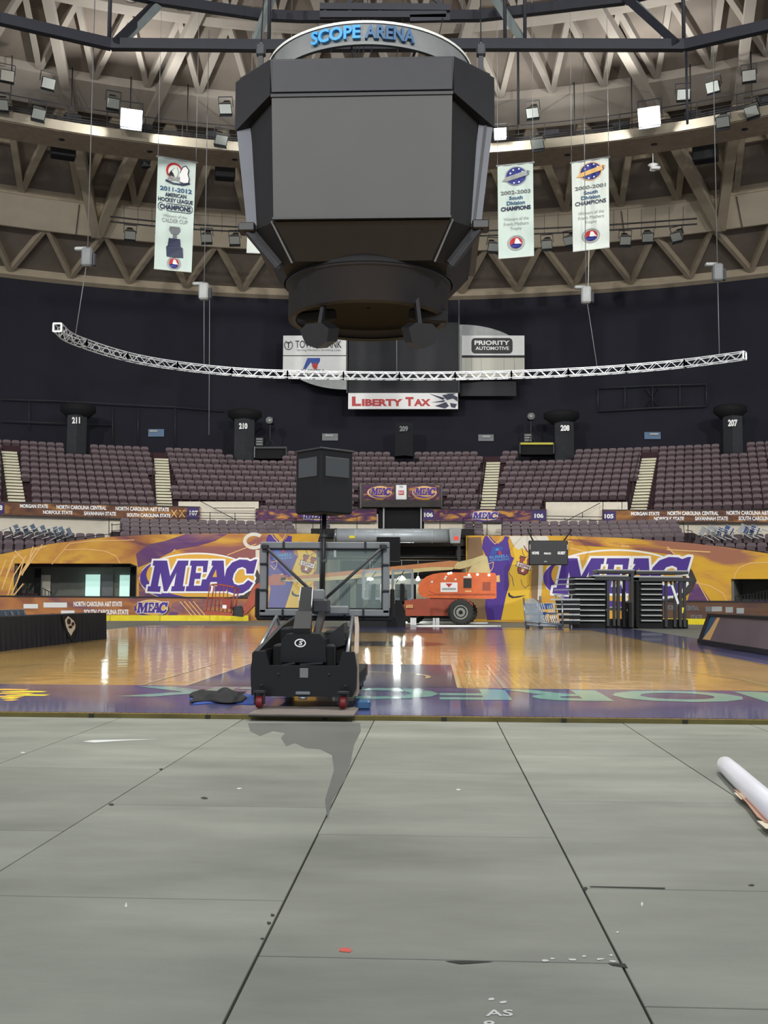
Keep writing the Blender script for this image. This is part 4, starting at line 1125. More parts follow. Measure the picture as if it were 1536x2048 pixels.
for i in range(25):
    u = i/24; x = 918 + (1030-918)*u; q = (x-918)/130.0; h = 60*math.sqrt(max(0, 1-q*q)); A.append((x, 709-h)); B.append((x, 706+h*.9))
quadstrip(mb, PW, A, B, 0, 'light_grey'); quadstrip(mb, PW, A, B, -.2, 'light_grey'); quad(A); quad(B); mb.build('round_panel', t)
mb = MB(); arc_band(mb, WD-.25, .12, [924, 1051], [712, 712], [671, 671], 'white'); arc_band(mb, WD-.22, .1, [924, 1051], [754, 754], [712, 712], 'curtain_white'); arc_band(mb, WD-.27, .04, [924, 1051], [715, 715], [710.5, 710.5], 'charcoal'); mb.build('sign_panel', t)
mb = MB()
for x in (943, 963, 983, 1009, 1030): arc_band(mb, WD-.26, .04, [x, x+1], [752, 752], [715, 715], 'light_grey')
mb.build('tube_row', t)
mb = MB(); rr = []
for cx, cy, a0 in ((1018, 683, -90), (1018, 700, 0), (950, 700, 90), (950, 683, 180)):
    for j in range(4): a = math.radians(a0+30*j); rr.append((cx+7*math.cos(a), cy+7*math.sin(a)))
poly(mb, P2, rr, .02, 'black'); mb.build('name_plate', t)
mb = MB(); text(mb, P2, 'PRIORITY', 949, 681, 1019, 690, .04, 'letter_white', .03); text(mb, P2, 'AUTOMOTIVE', 951, 693, 1018, 700, .04, 'letter_white', .02); mb.build('lettering', t)
t = thing('screen_cloth', 'dark grey cloth screen hanging on the back wall under the scoreboard', 'screen', PW(806, 785))
mb = MB(); xs = span(694, 918, 30); arc_band(mb, WD+.1, .15, xs, [786]*len(xs), [645]*len(xs), 'charcoal'); mb.build('cloth', t)
mb = MB(); mb.tube([cyl(WD)(918, 600), cyl(WD)(918, 786)], .05, 'mid_grey', 6); mb.tube([cyl(WD)(694, 650), cyl(WD)(694, 786)], .05, 'mid_grey', 6); mb.build('edge_pole', t)
t = thing('advert_strip', 'white advert strip with red lettering below the dark screen', 'sign', PW(806, 818))
mb = MB(); xs = span(694, 916, 30); arc_band(mb, WD-.1, .25, xs, [818]*len(xs), [786]*len(xs), 'letter_white'); mb.build('panel', t)
P3 = cyl(WD-.1); mb = MB(); text(mb, P3, 'L', 704, 793, 722, 812, .03, 'red', .05); text(mb, P3, 'IBERTY', 724, 798, 805, 812, .03, 'red', .05); text(mb, P3, 'T', 811, 794, 827, 812, .03, 'red', .05); text(mb, P3, 'AX', 828, 798, 861, 812, .03, 'red', .05); mb.build('lettering', t)
mb = MB()
for L in ([(858, 787), (890, 796), (886, 800)], [(862, 805), (890, 800), (888, 804)], [(870, 812), (892, 804), (898, 812), (890, 817)], [(884, 790), (902, 788), (915, 794), (915, 803), (906, 797), (894, 800)], [(900, 806), (914, 808), (910, 816), (902, 814)], [(890, 787), (912, 787), (905, 790)]): poly(mb, P3, L, .03, 'navy')
mb.build('crown_print', t)
pan(61.0, 920, 762, 1034, 792, 'charcoal', 'cloth_patch', 'faint dark cloth patch below the black automotive sign', 'cloth')
# ================================================================== COURT-SIDE OBJECTS
def qpx(Y, L): p = pln(Y); return [p(x, y) for x, y in L]
def slab(mb, Y, L, d, m): mb.prism(qpx(Y, L), (0, d, 0), m)
# ---- near basketball goal, folded, seen from its tail
XL = pln(11.5)(501, 1350).x; XR = pln(11.5)(714, 1350).x; XM = (XL+XR)/2
t = thing('basketball_goal', 'folded black portable basketball goal close by, seen from its tail', 'basketball goal', (XM, 12.6, ZC))
mb = MB()
for x in (XL+.12, XR-.12): mb.bar((x, 11.62, .30), (x, 14.3, .30), .12, .14, 'black')
mb.box((XM, 12.8, .27), (XR-XL-.12, 2.3, .16), 'black_matte')
for y in (12.3, 13.2, 14.1): mb.bar((XL+.1, y, .3), (XR-.1, y, .3), .1, .1, 'black')
mb.build('base_frame', t)
mb = MB(); z0, z1 = .185, .64
pr = [(XL+.05, z0), (XR-.05, z0), (XR-.005, z0+.1), (XR, z0+.3), (XR-.03, z1+.02), (XR-.16, z1+.02), (XR-.2, z1-.13), (XL+.2, z1-.13), (XL+.16, z1+.02), (XL+.03, z1+.02), (XL, z0+.3), (XL+.005, z0+.1)]
mb.prism([(x, 11.5, z) for x, z in pr], (0, .09, 0), 'black_gloss')
for x, z in ((XL+.12, .3), (XR-.12, .3), (XL+.3, .42), (XR-.3, .42)): mb.lathe([(0, -.015), (.018, -.012), (.018, 0)], 'charcoal', (x, 11.5, z), 'Y', 8)
rp = mb.build('rear_panel', t)
mb = MB(); mb.bbox((XM+.005, 11.49, .435), (.09, .012, .10), 'mid_grey', .004); o = mb.build('tail_plate', t); o['label'] = 'small grey plate on the tail'
mb = MB(); mb.bbox((XM, 11.47, .225), (.16, .05, .035), 'steel', .008); mb.lathe([(.02, -.03), (.045, -.03), (.045, .0), (.02, .0)], 'steel', (XM, 11.46, .19), 'Z', 14); mb.build('tow_hitch', t)
for s, X in ((-1, XL), (1, XR)):
    mb = MB(); yz = [(11.56, .19), (12.5, .15), (12.75, .30), (13.3, .66), (13.95, .98), (13.85, 1.0), (13.0, .9), (11.75, .66), (11.58, .64)]
    mb.prism([(X - s*.05 - s*max(0, (y-12))*.085, y, z) for y, z in yz], (s*.05, 0, 0), 'black' if s < 0 else 'beige_panel'); o = mb.build('side_pad', t)
    if s > 0: o['label'] = 'beige padded side panel'
for (xa, xb) in ((512, 553), (695, 705)):
    mb = MB(); A = pln(11.68)(xa, 1308); B = pln(13.95)(xb, 1233); mb.tube([A, B], .022, 'steel', 10); mb.tube([B, B + Vector((0, .5, -.25))], .022, 'steel', 8); mb.tube([A, A + Vector((0, .05, -.25))], .022, 'steel', 8); mb.build('lift_rail', t)
def blockpx(mb, Y, x0, y0, x1, y1, d, m, bev=.02):
    p = pln(Y); a = p(x0, y1); b = p(x1, y0); mb.bbox(((a.x+b.x)/2, Y+d/2, (a.z+b.z)/2), (b.x-a.x, d, b.z-a.z), m, bev)
mb = MB(); blockpx(mb, 12.4, 560, 1256, 598, 1330, .8, 'black_matte'); blockpx(mb, 12.35, 648, 1262, 692, 1330, .8, 'black_matte'); blockpx(mb, 12.0, 545, 1290, 668, 1338, 1.2, 'black_matte')
mb.prism(qpx(12.3, [(652, 1275), (668, 1262), (688, 1246), (690, 1290), (655, 1300)]), (0, .5, 0), 'black'); mb.build('counterweight', t)
for (xa, xb) in ((524, 578), (641, 693)):
    mb = MB(); A = pln(11.75)(xa+2, 1342); B = pln(11.75)(xb-2, 1342); mb.box(((A.x+B.x)/2, 11.86, A.z-.01), (B.x-A.x, .24, .012), 'black')
    n = 12
    for i in range(n):
        x = A.x + (B.x-A.x)*(i+.5)/n; mb.bar((x-.008, 11.76, A.z+.002), (x+.012, 11.96, A.z+.002), .010, .014, 'cream')
    mb.build('step_plate', t)
mb = MB(); blockpx(mb, 11.78, 530, 1334, 546, 1340, .05, 'orange', .003); o = mb.build('orange_tag', t); o['label'] = 'little orange block on the left step'
# boom housing with round emblem
mb = MB(); mb.prism(qpx(11.85, [(572, 1268), (640, 1268), (650, 1280), (652, 1325), (560, 1325), (563, 1280)]), (0, .55, 0), 'black_gloss')
for a, b in (((565, 1330), (590, 1326)), ((600, 1329), (645, 1326))): mb.bar(pln(11.8)(*a), pln(11.8)(*b), .02, .02, 'charcoal')
hs = mb.build('boom_housing', t)
mb = MB(); P = pln(11.84); arcring(mb, P, 600.5, 1286, 11.5, 8.5, 2.4, .004, 'letter_white', n=30); text(mb, P, 'S', 597, 1281.5, 604, 1290.5, .004, 'letter_white', .03, shear=.25); mb.build('round_emblem', hs)
# boom arm
A0 = [pln(12.0)(x, 1272) for x in (591, 620)]; A1 = [pln(14.5)(x, 1190) for x in (603, 624)]
mb = MB(); a = (A0[0]+A0[1])/2; b = (A1[0]+A1[1])/2; mb.bar(a, b, .15, .22, 'black_gloss'); mb.bar(a + Vector((0, -.1, -.05)), a + (b-a)*.28, .19, .28, 'black'); mb.build('boom_arm', t)
for s in (-1, 1):
    mb = MB(); mb.bar(a + (b-a)*(.62 if s < 0 else .5) + Vector((s*.08, 0, .09)), b + Vector((s*.08, 0, .1)), .012, .03, 'alu'); mb.build('arm_edge_strip', t)
a2 = pln(14.6)(640, 1212); mb = MB(); mb.bbox(a2, (.24, .5, .2), 'dark_grey', .03); mb.bbox(pln(14.95)(662, 1220), (.5, .2, .12), 'mid_grey', .02); mb.bbox(pln(14.9)(638, 1200), (.16, .2, .3), 'mid_grey', .02); mb.lathe([(0, -.05), (.04, -.05), (.04, .05)], 'black', pln(14.6)(639, 1224), 'Y', 12); mb.build('mount_bracket', t)
# lower parallel arm
mb = MB(); mb.bar(pln(12.6)(625, 1300), pln(14.5)(645, 1225), .08, .1, 'black'); mb.build('lower_arm', t)
# backboard
YB = 15.2; PB = pln(YB); c = [PB(520, 1083), PB(779, 1083), PB(779, 1236), PB(520, 1236)]
BX0, BX1, BZ1, BZ0 = PB(520, 1160).x, PB(779, 1160).x, PB(650, 1084).z, PB(650, 1235).z
mb = MB(); w = .095
mb.bbox(((BX0+BX1)/2, YB, BZ1-w/2), (BX1-BX0, .06, w), 'mid_grey', .012); mb.bbox(((BX0+BX1)/2, YB, BZ0+w/2+.02), (BX1-BX0, .06, w), 'mid_grey', .012)
mb.bbox((BX0+w/2, YB, (BZ0+BZ1)/2), (w, .06, BZ1-BZ0-.12), 'mid_grey', .012); mb.bbox((BX1-w/2, YB, (BZ0+BZ1)/2), (w, .06, BZ1-BZ0-.12), 'mid_grey', .012)
bf = mb.build('backboard_frame', t)
mb = MB(); k = w
for (p, q) in (((BX0+k, BZ0+k+.02), (BX1-k, BZ0+k+.02)), ((BX0+k, BZ1-k), (BX1-k, BZ1-k)), ((BX0+k, BZ0+k), (BX0+k, BZ1-k)), ((BX1-k, BZ0+k), (BX1-k, BZ1-k))): mb.bar((p[0], YB+.02, p[1]), (q[0], YB+.02, q[1]), .025, .04, 'black')
mb.build('inner_trim', bf)
mb = MB(); mb.box(((BX0+BX1)/2, YB+.035, (BZ0+BZ1)/2), (BX1-BX0-.12, .012, BZ1-BZ0-.12), 'glass'); mb.build('glass_pane', t)
for i, (x, y) in enumerate(((568, 1091), (731, 1091), (528, 1128), (771, 1130), (528, 1180), (771, 1182), (566, 1226), (690, 1226), (727, 1226))):
    p = PB(x, y); mb = MB(); v = y in (1091, 1226); mb.bbox(p + Vector((0, -.01, 0)), (.03 if v else .11, .09, .11 if v else .03), 'black', .006); mb.build('clamp', t)
mb = MB(); mb.bbox(((BX0+BX1)/2, YB+.06, BZ0-.01), (BX1-BX0+.1, .1, .07), 'black_matte', .02); mb.bbox((BX0-.04, YB+.06, BZ0+.2), (.06, .1, .42), 'black_matte', .02); mb.bbox((BX1+.04, YB+.06, BZ0+.2), (.06, .1, .42), 'black_matte', .02); mb.build('edge_padding', t)
for (xa, ya) in ((532, 1094), (767, 1094)):
    mb = MB(); e = PB(xa, ya) - Vector((0, .07, 0)); g = pln(14.95)(638 if xa < 600 else 650, 1198); mb.tube([e, g], .022, 'dark_grey', 10); mb.bbox(e, (.1, .08, .09), 'charcoal', .02); mb.build('diagonal_brace', t)
# pole with shot clock cube
mb = MB(); X = pln(14.9)(648, 1100).x; mb.tube([(X-.02, 14.9, .98), (X, 14.9, 2.45)], .033, 'black', 12)
mb.tube([(X-.045, 14.85, 1.0), (X-.05, 14.86, 2.4)], .007, 'charcoal', 6)
for z in (1.25, 1.75, 2.1): mb.lathe([(.045, z-.02), (.045, z+.02), (.033, z+.02)], 'dark_grey', (X, 14.9, 0), n=12)
mb.build('pole', t)
pc = thing('shot_clock', None, None); pc.parent = t
half = (pln(14.9)(707, 960).x - pln(14.9)(590, 960).x)/2; zt, zb = pln(14.9)(650, 905).z, pln(14.9)(650, 1029).z
cx = pln(14.9)(648.5, 960).x; S = half*1.40; rot = Matrix.Rotation(math.radians(44), 3, 'Z')
mb = MB(); mb.bbox((cx, 14.9, (zt+zb)/2), (S, S, zt-zb), 'black_matte', .02, rot); mb.bbox((cx, 14.9, zt+.005), (S+.03, S+.03, .03), 'charcoal', .01, rot)
bpy.data.objects.remove(pc)
sclk = mb.build('shot_clock_case', t)
for s in (0, 1, 2, 3):
    r_ = Matrix.Rotation(math.radians(44+90*s), 3, 'Z'); off = r_ @ Vector((0, -S/2-.004, .20)); mb = MB(); mb.bbox(Vector((cx, 14.9, (zt+zb)/2)) + off, (S*.72, .012, .27), 'gloss_black_screen', .004, r_); mb.build('display_window', sclk)
for (x, s) in ((XL+.13, 0), (XR-.13, 1)):
    for y in (11.32, 13.7):
        mb = MB(); m = 'caster_red' if y < 12 else 'black'
        mb.lathe([(0, -.035), (.04, -.035), (.055, -.035), (.062, -.02), (.062, .02), (.055, .035), (0, .035)], m, (x, y, ZC+.03+.064), 'X', 18); mb.bar((x-.05, y, .12), (x-.05, y, .26), .012, .06, 'charcoal', (0, 1, 0)); mb.bar((x+.05, y, .12), (x+.05, y, .26), .012, .06, 'charcoal', (0, 1, 0)); mb.box((x, y, .25), (.12, .1, .02), 'charcoal')
        o = mb.build('caster', t)
mb = MB(); a = pln(10.83)(497, 1430); b = pln(10.83)(708, 1430); mb.bbox(((a.x+b.x)/2, (a.y+11.6)/2, .063), (b.x-a.x, 11.6-a.y, .022), 'plywood', .005)
mb.bbox(((a.x+b.x)/2, a.y+.02, .05), (b.x-a.x, .04, .02), 'edge_dark', .003)
tag(mb.build('plywood_sheet'), 'worn plywood sheet under the tail wheels of the near goal', 'board')
mb = MB(); mb.bbox(((XR+.07), 11.62, ZC+.05), (.14, .2, .1), 'slate_blue', .02); tag(mb.build('wheel_chock'), 'dull blue block beside the right tail wheel', 'block')
# jacket and blue cloth
def cloth(pts, z0, h, m, name, label, cat, seed, nx=18, ny=10):
    r = random.Random(seed); mb = MB(); P = flr(z0); (x0, y0, x1, y1) = pts; vs = []; fs = []
    ph = [r.uniform(0, 6) for _ in range(6)]
    for j in range(ny+1):
        for i in range(nx+1):
            u, v = i/nx, j/ny; e = min(1, 4*min(u, 1-u))*min(1, 4*min(v, 1-v))
            x = x0 + (x1-x0)*u; y = y0 + (y1-y0)*v
            y += (1-e)*2*math.sin(7*u+ph[0]); x += (1-e)*(x1-x0)*.04*math.sin(9*v+ph[1])
            p = P(x, y); p.z = z0 + .004 + e*h*(.45 + .35*math.sin(9*u+ph[2]+3*v) + .25*math.sin(17*u-5*v+ph[3]) + .2*math.sin(11*v+ph[4]))**1 if e > 0 else z0+.002
            p.z = max(p.z, z0+.002); vs.append(p)
    for j in range(ny):
        for i in range(nx): a = j*(nx+1)+i; fs.append((a, a+1, a+nx+2, a+nx+1))
    mb.add(vs, fs, m, True); o = mb.build(name); sd = o.modifiers.new('s', 'SOLIDIFY'); sd.thickness = .006
    return tag(o, label, cat)
cloth((384, 1388, 512, 1408), ZC, .012, 'cloth_blue', 'blue_cloth', 'blue cloth spread on the court apron left of the near goal', 'cloth', 4)
cloth((383, 1384, 490, 1405), ZC+.012, .085, 'black_matte', 'jacket', 'crumpled black jacket lying on the blue cloth', 'jacket', 9, 26, 14)

# ---- rolled white sheet and brown paper
t = thing('paper_roll', 'long white rolled sheet lying on the grey floor at right', 'roll', flr(0)(1500, 1600))
A = flr(.06)(1451, 1530); B = flr(.07)(1580, 1650); d = (B-A).normalized(); B = A + d*2.6
mb = MB(); mb.tube([A, A + d*.3, A + d*1.2, B], .060, 'roll_white', 24, .072); mb.build('sheet', t)
mb = MB(); mb.tube([A - d*.09, A - d*.055, A - d*.05, A + d*.001], .045, 'paper_cream', 18, .052); mb.build('core_end', t)
mb = MB(); C_ = A - d*.092; mb.tube([C_ - d*.004, C_], .028, 'edge_dark', 14); mb.build('core_hole', t)
t = thing('wrapping_paper', 'curled brown paper sheet lying beside the white roll', 'paper', flr(0)(1510, 1625))
P0 = flr(.0); L = [(1468, 1592), (1480, 1606), (1492, 1618), (1504, 1634), (1515, 1649), (1530, 1660), (1560, 1668)]; R_ = [(1487, 1592), (1505, 1603), (1530, 1622), (1545, 1636), (1558, 1648), (1570, 1655), (1580, 1660)]
mb = MB(); n = len(L); vs = []; fs = []
for (a, b) in zip(L, R_):
    p = P0(*a); q = P0(*b)
    for k in range(7):
        u = k/6; w_ = p.lerp(q, u); w_.z = .006 + .035*(1-u)**2*1.0 + .012*math.sin(PI*u); vs.append(w_)
for i in range(n-1):
    for k in range(6): a = i*7+k; fs.append((a, a+1, a+8, a+7))
mb.add(vs, fs, 'paper_brown', True); o = mb.build('sheet', t); s_ = o.modifiers.new('s', 'SOLIDIFY'); s_.thickness = .002
for (a, b, c_, d_) in (((1468, 1591), (1488, 1592), (1497, 1600), (1483, 1605)), ((1514, 1648), (1540, 1650), (1560, 1664), (1532, 1664))):
    mb = MB(); q = [flr(.02)(*x) + Vector((0, 0, .016)) for x in (a, b, c_, d_)]; mb.prism(q, (0, 0, .002), 'paper_cream'); mb.build('folded_corner', t)

# ---- press tables under black cloth, chairs behind
TXF = -9.45
def table_y(px): 
    # intersection of column px at floor with the plane X = TXF
    d = ray(px, 1290); return TXF*d.y/d.x
yend = table_y(211)
tables = []
for k in range(4):
    y1 = yend - k*2.36; y0 = y1 - 2.375
    where = ('the far end of the row', 'second from the far end', 'third from the far end, cut by the picture edge', 'nearest of the row, outside the left edge')[k]
    t = thing('press_table', 'courtside table under black cloth, ' + where, 'table', (TXF-.38, (y0+y1)/2, ZC), group=None)
    mb = MB(); mb.box((TXF-.38, (y0+y1)/2, .775), (.74, y1-y0, .03), 'fabric_black'); mb.build('tabletop', t)
    mb = MB(); n = 90; vs = []; fs = []
    path = []
    for i in range(n+1): path.append((TXF, y0 + (y1-y0)*i/n, 1, 0))
    for i in range(1, 21): path.append((TXF - .76*i/20, y1 if k == 0 else y1, 0, 1))
    for i, (x, y, nx, ny) in enumerate(path):
        f = .02*math.sin(i*.55 + 1.3*k) + .012*math.sin(i*1.27)
        vs += [Vector((x+.004*nx, y+.004*ny, .795)), Vector((x+nx*(.01+f*.6), y+ny*(.01+f*.6), .55)), Vector((x+nx*(.035+f*1.6), y+ny*(.035+f*1.6+(.1 if k == 0 else 0)), ZC+.003))]
    for i in range(len(path)-1):
        b = 3*i; fs += [(b, b+3, b+4, b+1), (b+1, b+4, b+5, b+2)]
    mb.add(vs, fs, 'fabric_black', True); mb.build('table_cloth', t)
mb = MB()   # emblem drape over the front
PT = obl((TXF+.06, 26, 0), (1, 0, 0))
t = thing('emblem_cloth', 'black corner cloth with a cream and maroon emblem hanging over the table front', 'cloth', PT(138, 1285))
poly(mb, PT, [(124, 1231), (152, 1232), (156, 1252), (144, 1282), (136, 1274), (128, 1250)], .004, 'black_matte'); mb.build('cloth', t)
mb = MB(); poly(mb, PT, [(130, 1240), (136, 1232), (142, 1237), (148, 1242), (151, 1250), (150, 1258), (146, 1264), (142, 1272), (136, 1262), (132, 1252)], .012, 'paper_cream')
for (x, y, a, b) in ((138, 1243, 4, 6), (146, 1248, 3, 4), (141, 1254, 4, 3)): ellipse(mb, PT, x, y, a, b, .018, 'maroon', n=10)
mb.build('emblem', t)
# folding chair model
def folding_chair(name, label, loc, rot, group=None, col='chair_blue', fr='alu'):
    t = thing(name, label, 'folding chair', loc, rot, group)
    mb = MB(); mb.bbox((0, -.02, .45), (.42, .40, .03), col, .012); mb.build('seat', t, world=False)
    mb = MB(); R_ = Matrix.Rotation(-.18, 3, 'X'); mb.bbox((0, .22, .74), (.42, .03, .24), col, .012, R_); mb.build('backrest', t, world=False)
    for s in (-1, 1):
        mb = MB(); mb.tube([(s*.22, -.24, 0.0), (s*.22, .02, .42), (s*.22, .26, .88)], .02, fr, 6); mb.build('front_leg', t, world=False)
        mb = MB(); mb.tube([(s*.2, .26, 0.0), (s*.2, -.16, .43)], .02, fr, 6); mb.build('rear_leg', t, world=False)
    return t
fc = None
def chair_at(loc, rot, label, group, key, cache={}):
    if key not in cache:
        cache[key] = folding_chair('folding_chair', label, loc, rot, group, *{'table': ('chair_blue', 'mid_grey'), 'stack': ('chair_blue', 'alu'), 'stackr': ('chair_navy', 'alu'), 'stackg': ('light_grey', 'alu')}[key]); cache[key+'k'] = kids(cache[key]); return cache[key]
    return dup(cache[key], loc, rot, label, group, cache[key+'k'])
ych = [table_y(x) + .4 for x in (8, 20, 32, 60, 73, 86, 99, 110, 122)]
for y in ych:
    chair_at((TXF-1.0, y, ZC), (0, 0, PI*.5), 'blue-grey folding chair pushed in behind the black press tables', 'folding chairs behind the press tables', 'table')
# tumbled stacks on the corner stands
r = 48.3
for i, x in enumerate((6, 24, 42, 60, 84, 98, 112)):
    a = theta(cyl(r)(x, 1050)); z = c_floor(4)+.80 - (.0 if i < 5 else .1)
    chair_at(polar(r-.4, a, z - .15), (.25, 1.15 + .1*math.sin(i*2.1), -a + .2*math.sin(i)), 'grey-blue folding chair tipped over on the left corner stand', 'folding chairs tipped over the left corner seats', 'stack')
for i, x in enumerate((1432, 1444, 1456, 1468, 1480, 1510, 1522, 1534)):
    a = theta(cyl(r)(x, 1050)); z = c_floor(4)+.78 + .012*i
    chair_at(polar(r-.4, a, z-.1), (.25, -1.1 + .12*math.sin(i*1.7), -a), '%s folding chair tipped over on the right corner stand' % ('blue and white' if i in (3, 4, 6, 7) else 'pale grey'), ('blue' if i in (3, 4, 6, 7) else 'grey') + ' folding chairs tipped over the right corner seats', 'stackr' if i in (3, 4, 6, 7) else 'stackg')

# ---- slanted courtside sign table at right
def yX(px, X): d = ray(px, 1290); return X*d.y/d.x
yA = yX(1398, 7.30); LX = 7.30; lean = .30; HZ = .86
t = thing('courtside_sign_table', 'long slanted black-framed sign table along the right edge of the court', 'table', (LX+.3, yA-4.6, ZC*0))
S0 = Vector((LX, yA, .06)); U = Vector((0, -1, 0)); V = (Vector((LX+lean, yA, HZ)) - Vector((LX, yA, .06)))
def sp(u, v, n=0): 
    nn = Vector((-V.z, 0, V.x)).normalized()
    return S0 + U*u + V*v + nn*n
LEN = 10.5
mb = MB(); mb.prism([sp(0, 0), sp(LEN, 0), sp(LEN, 1), sp(0, 1)], Vector((.06, 0, .0)), 'black'); mb.build('back_panel', t)
mb = MB(); mb.prism([sp(.25, .13, .012), sp(LEN, .13, .012), sp(LEN, .93, .012), sp(.25, .93, .012)], Vector((.012, 0, 0)), 'led_face'); fcn = mb.build('sign_face', t)
mb = MB(); mb.prism([sp(.26, .15, .016), sp(.5, .15, .016), sp(.9, .5, .016), sp(.7, .93, .016), sp(.26, .93, .016)], Vector((.003, 0, 0)), 'slate_blue'); mb.prism([sp(.3, .15, .02), sp(1.1, .15, .02), sp(1.3, .9, .02), sp(1.0, .9, .02), sp(.7, .5, .02)], Vector((.003, 0, 0)), 'gold_pale'); mb.build('colour_patch', fcn)
mb = MB()
mb.bar(sp(0, .06, .03), sp(LEN, .06, .03), .07, .11, 'charcoal'); mb.bar(sp(0, .965, .03), sp(LEN, .965, .03), .05, .07, 'charcoal'); mb.bar(sp(.1, 0, .03), sp(.1, 1, .03), .2, .05, 'black', (1, 0, 0)); mb.build('frame', t)
mb = MB(); mb.box((LX+lean+.36, yA-LEN/2, HZ-.02), (.7, LEN, .04), 'black'); mb.build('tabletop', t)
for k in range(5):
    mb = MB(); y = yA - .3 - k*2.4; mb.bar((LX+.9, y, 0), (LX+.9, y, HZ-.04), .05, .05, 'black'); mb.bar((LX+.15, y, .02), (LX+.95, y, .02), .05, .04, 'black'); mb.build('leg', t)

# ---- boom lift
for _x in (740, 803, 836): _p = pln(66)(_x, 1162); lamp('tunnel_light', (_p.x, _p.y-.4, _p.z-.4), 260, .2, (.95, 1, .95))
lamp('tunnel_light', (-2.5, 72, 3.4), 300, .3, (.95, 1, .92))
lamp('box_fill', tuple(polar(46.6, theta(cyl(46)(1520, 1160)), 2.6)), 90, .2, (1, 1, .95))  # added fill without a fixture, brightens the right player box
lamp('box_fill', tuple(polar(46.3, theta(cyl(46)(215, 1160)), 3.0)), 40, .2, (.8, 1, .95))  # added fill without a fixture in the left player box
YL = 53.0; PLF = pln(YL)
t = thing('boom_lift', 'orange and cream boom lift parked in front of the tunnel, boom lowered', 'boom lift', (PLF(900, 1240).x, YL+1, 0))
def lpart(name, L, y0, d, m, parent=None):
    mb = MB(); mb.prism(qpx(YL, L) if y0 == 0 else [p + Vector((0, y0, 0)) for p in qpx(YL, L)], (0, d, 0), m); return mb.build(name, parent or t)
body = lpart('turret_hood', [(836,1178),(838,1168),(844,1160),(853,1153),(866,1148),(882,1145.5),(900,1144.5),(990,1146),(993,1152),(993,1196),(986,1198),(860,1196),(846,1194),(838,1188)], 0, 1.1, 'orange')
mb = MB(); P = PLF
rect(mb, P, 881, 1165, 915, 1184, .02, 'letter_white', 2); poly(mb, P, [(891, 1167), (905, 1167), (898, 1175)], .03, 'red'); rect(mb, P, 884, 1176, 912, 1180, .03, 'light_grey', 2); mb.build('notice_plate', body)
mb = MB(); rect(mb, P, 927, 1157, 943, 1176, .02, 'rail_dark', 2); rect(mb, P, 927, 1152, 943, 1156, .02, 'cream', 2); rect(mb, P, 930, 1181, 943, 1184, .02, 'gold_pale', 2); rect(mb, P, 965, 1164, 981, 1181, .02, 'orange_dark', 2); mb.build('vent_panel', body)
mb = MB(); pline(mb, P, [(855, 1190), (992, 1190)], 1, .02, 'orange_dark'); pline(mb, P, [(858, 1182), (870, 1188), (990, 1188)], 1.2, .025, 'orange_dark'); mb.build('body_line', body)
for (x, y) in ((864, 1164), (890, 1158), (892, 1154), (911, 1159), (897, 1147), (902, 1146), (955, 1149), (978, 1150), (938, 1150)):
    mb = MB(); p = P(x, y); mb.lathe([(0, -.05), (.05, -.04), (.06, 0)], 'lamp_soft' if y < 1152 else 'letter_white', p, 'Y', 8); mb.build('marker_light', body)
lpart('chassis', [(806,1204),(812,1199),(855,1197),(935,1198),(946,1208),(944,1222),(900,1232),(812,1232),(808,1220)], .1, 1.9, 'orange_dark')
lpart('turntable', [(860,1195),(912,1195),(912,1200),(860,1200)], .2, 1.2, 'black')
mb = MB(); text(mb, P, '600S', 812, 1209, 826, 1216, .08, 'gold_pale', .03); mb.build('side_lettering', t)
for (x, y, yo) in ((921, 1222.5, -.25), (826, 1224, 1.9), (933, 1222, 2.2)):
    mb = MB(); p = P(x, y) + Vector((0, yo, 0)); rr = .62 if yo < 1 else .6; p.z = rr
    mb.lathe([(.22, -.12), (.36, -.2), (rr-.06, -.22), (rr, -.14), (rr, .14), (rr-.06, .22), (.3, .2)], 'rubber', p, 'Y', 30)
    for k in range(22):
        a = 2*PI*k/22; q = p + Vector((rr*math.cos(a), 0, rr*math.sin(a))); mb.box(q, (.05, .42, .06), 'rubber', Matrix.Rotation(-a, 3, 'Y'))
    w_ = mb.build('wheel', t)
    mb = MB(); mb.lathe([(0, -.16), (.1, -.17), (.14, -.12), (.24, -.11), (.33, -.2), (.36, -.19), (.36, -.08)], 'rim_grey', p, 'Y', 24); mb.lathe([(0, -.21), (.09, -.2), (.1, -.15)], 'rail_dark', p, 'Y', 14); mb.build('rim', w_)
lpart('boom_upright', [(935,1146),(952,1118),(963,1111),(968,1109),(975,1113),(982,1146)], .3, .5, 'boom_cream')
lpart('boom_knuckle', [(905,1137),(915,1124),(945,1117),(968,1109),(966,1120),(940,1133),(920,1138)], .28, .5, 'boom_cream')
lpart('main_boom', [(560,1155),(700,1141),(900,1121),(918,1122),(904,1136),(700,1153),(600,1160),(560,1163)], .3, .45, 'boom_orange')
lpart('inner_boom', [(560,1161),(700,1150),(862,1134),(908,1134),(905,1139),(830,1144),(700,1158),(590,1164)], .22, .5, 'boom_cream')
lpart('lower_link', [(470,1231),(482,1222),(505,1172),(545,1148),(572,1150),(566,1170),(530,1170),(512,1205),(490,1228),(478,1234)], .3, .4, 'orange_dark')
lpart('jib_joint', [(462,1214),(478,1212),(486,1222),(482,1234),(466,1232)], .2, .5, 'black')
bk = thing('platform_basket', None, None); bpy.data.objects.remove(bk)
mb = MB()
def lt(L, yo, r=.03, m='orange_dark'): mb.tube([P(x, y) + Vector((0, yo, 0)) for x, y in L], r, m, 6)
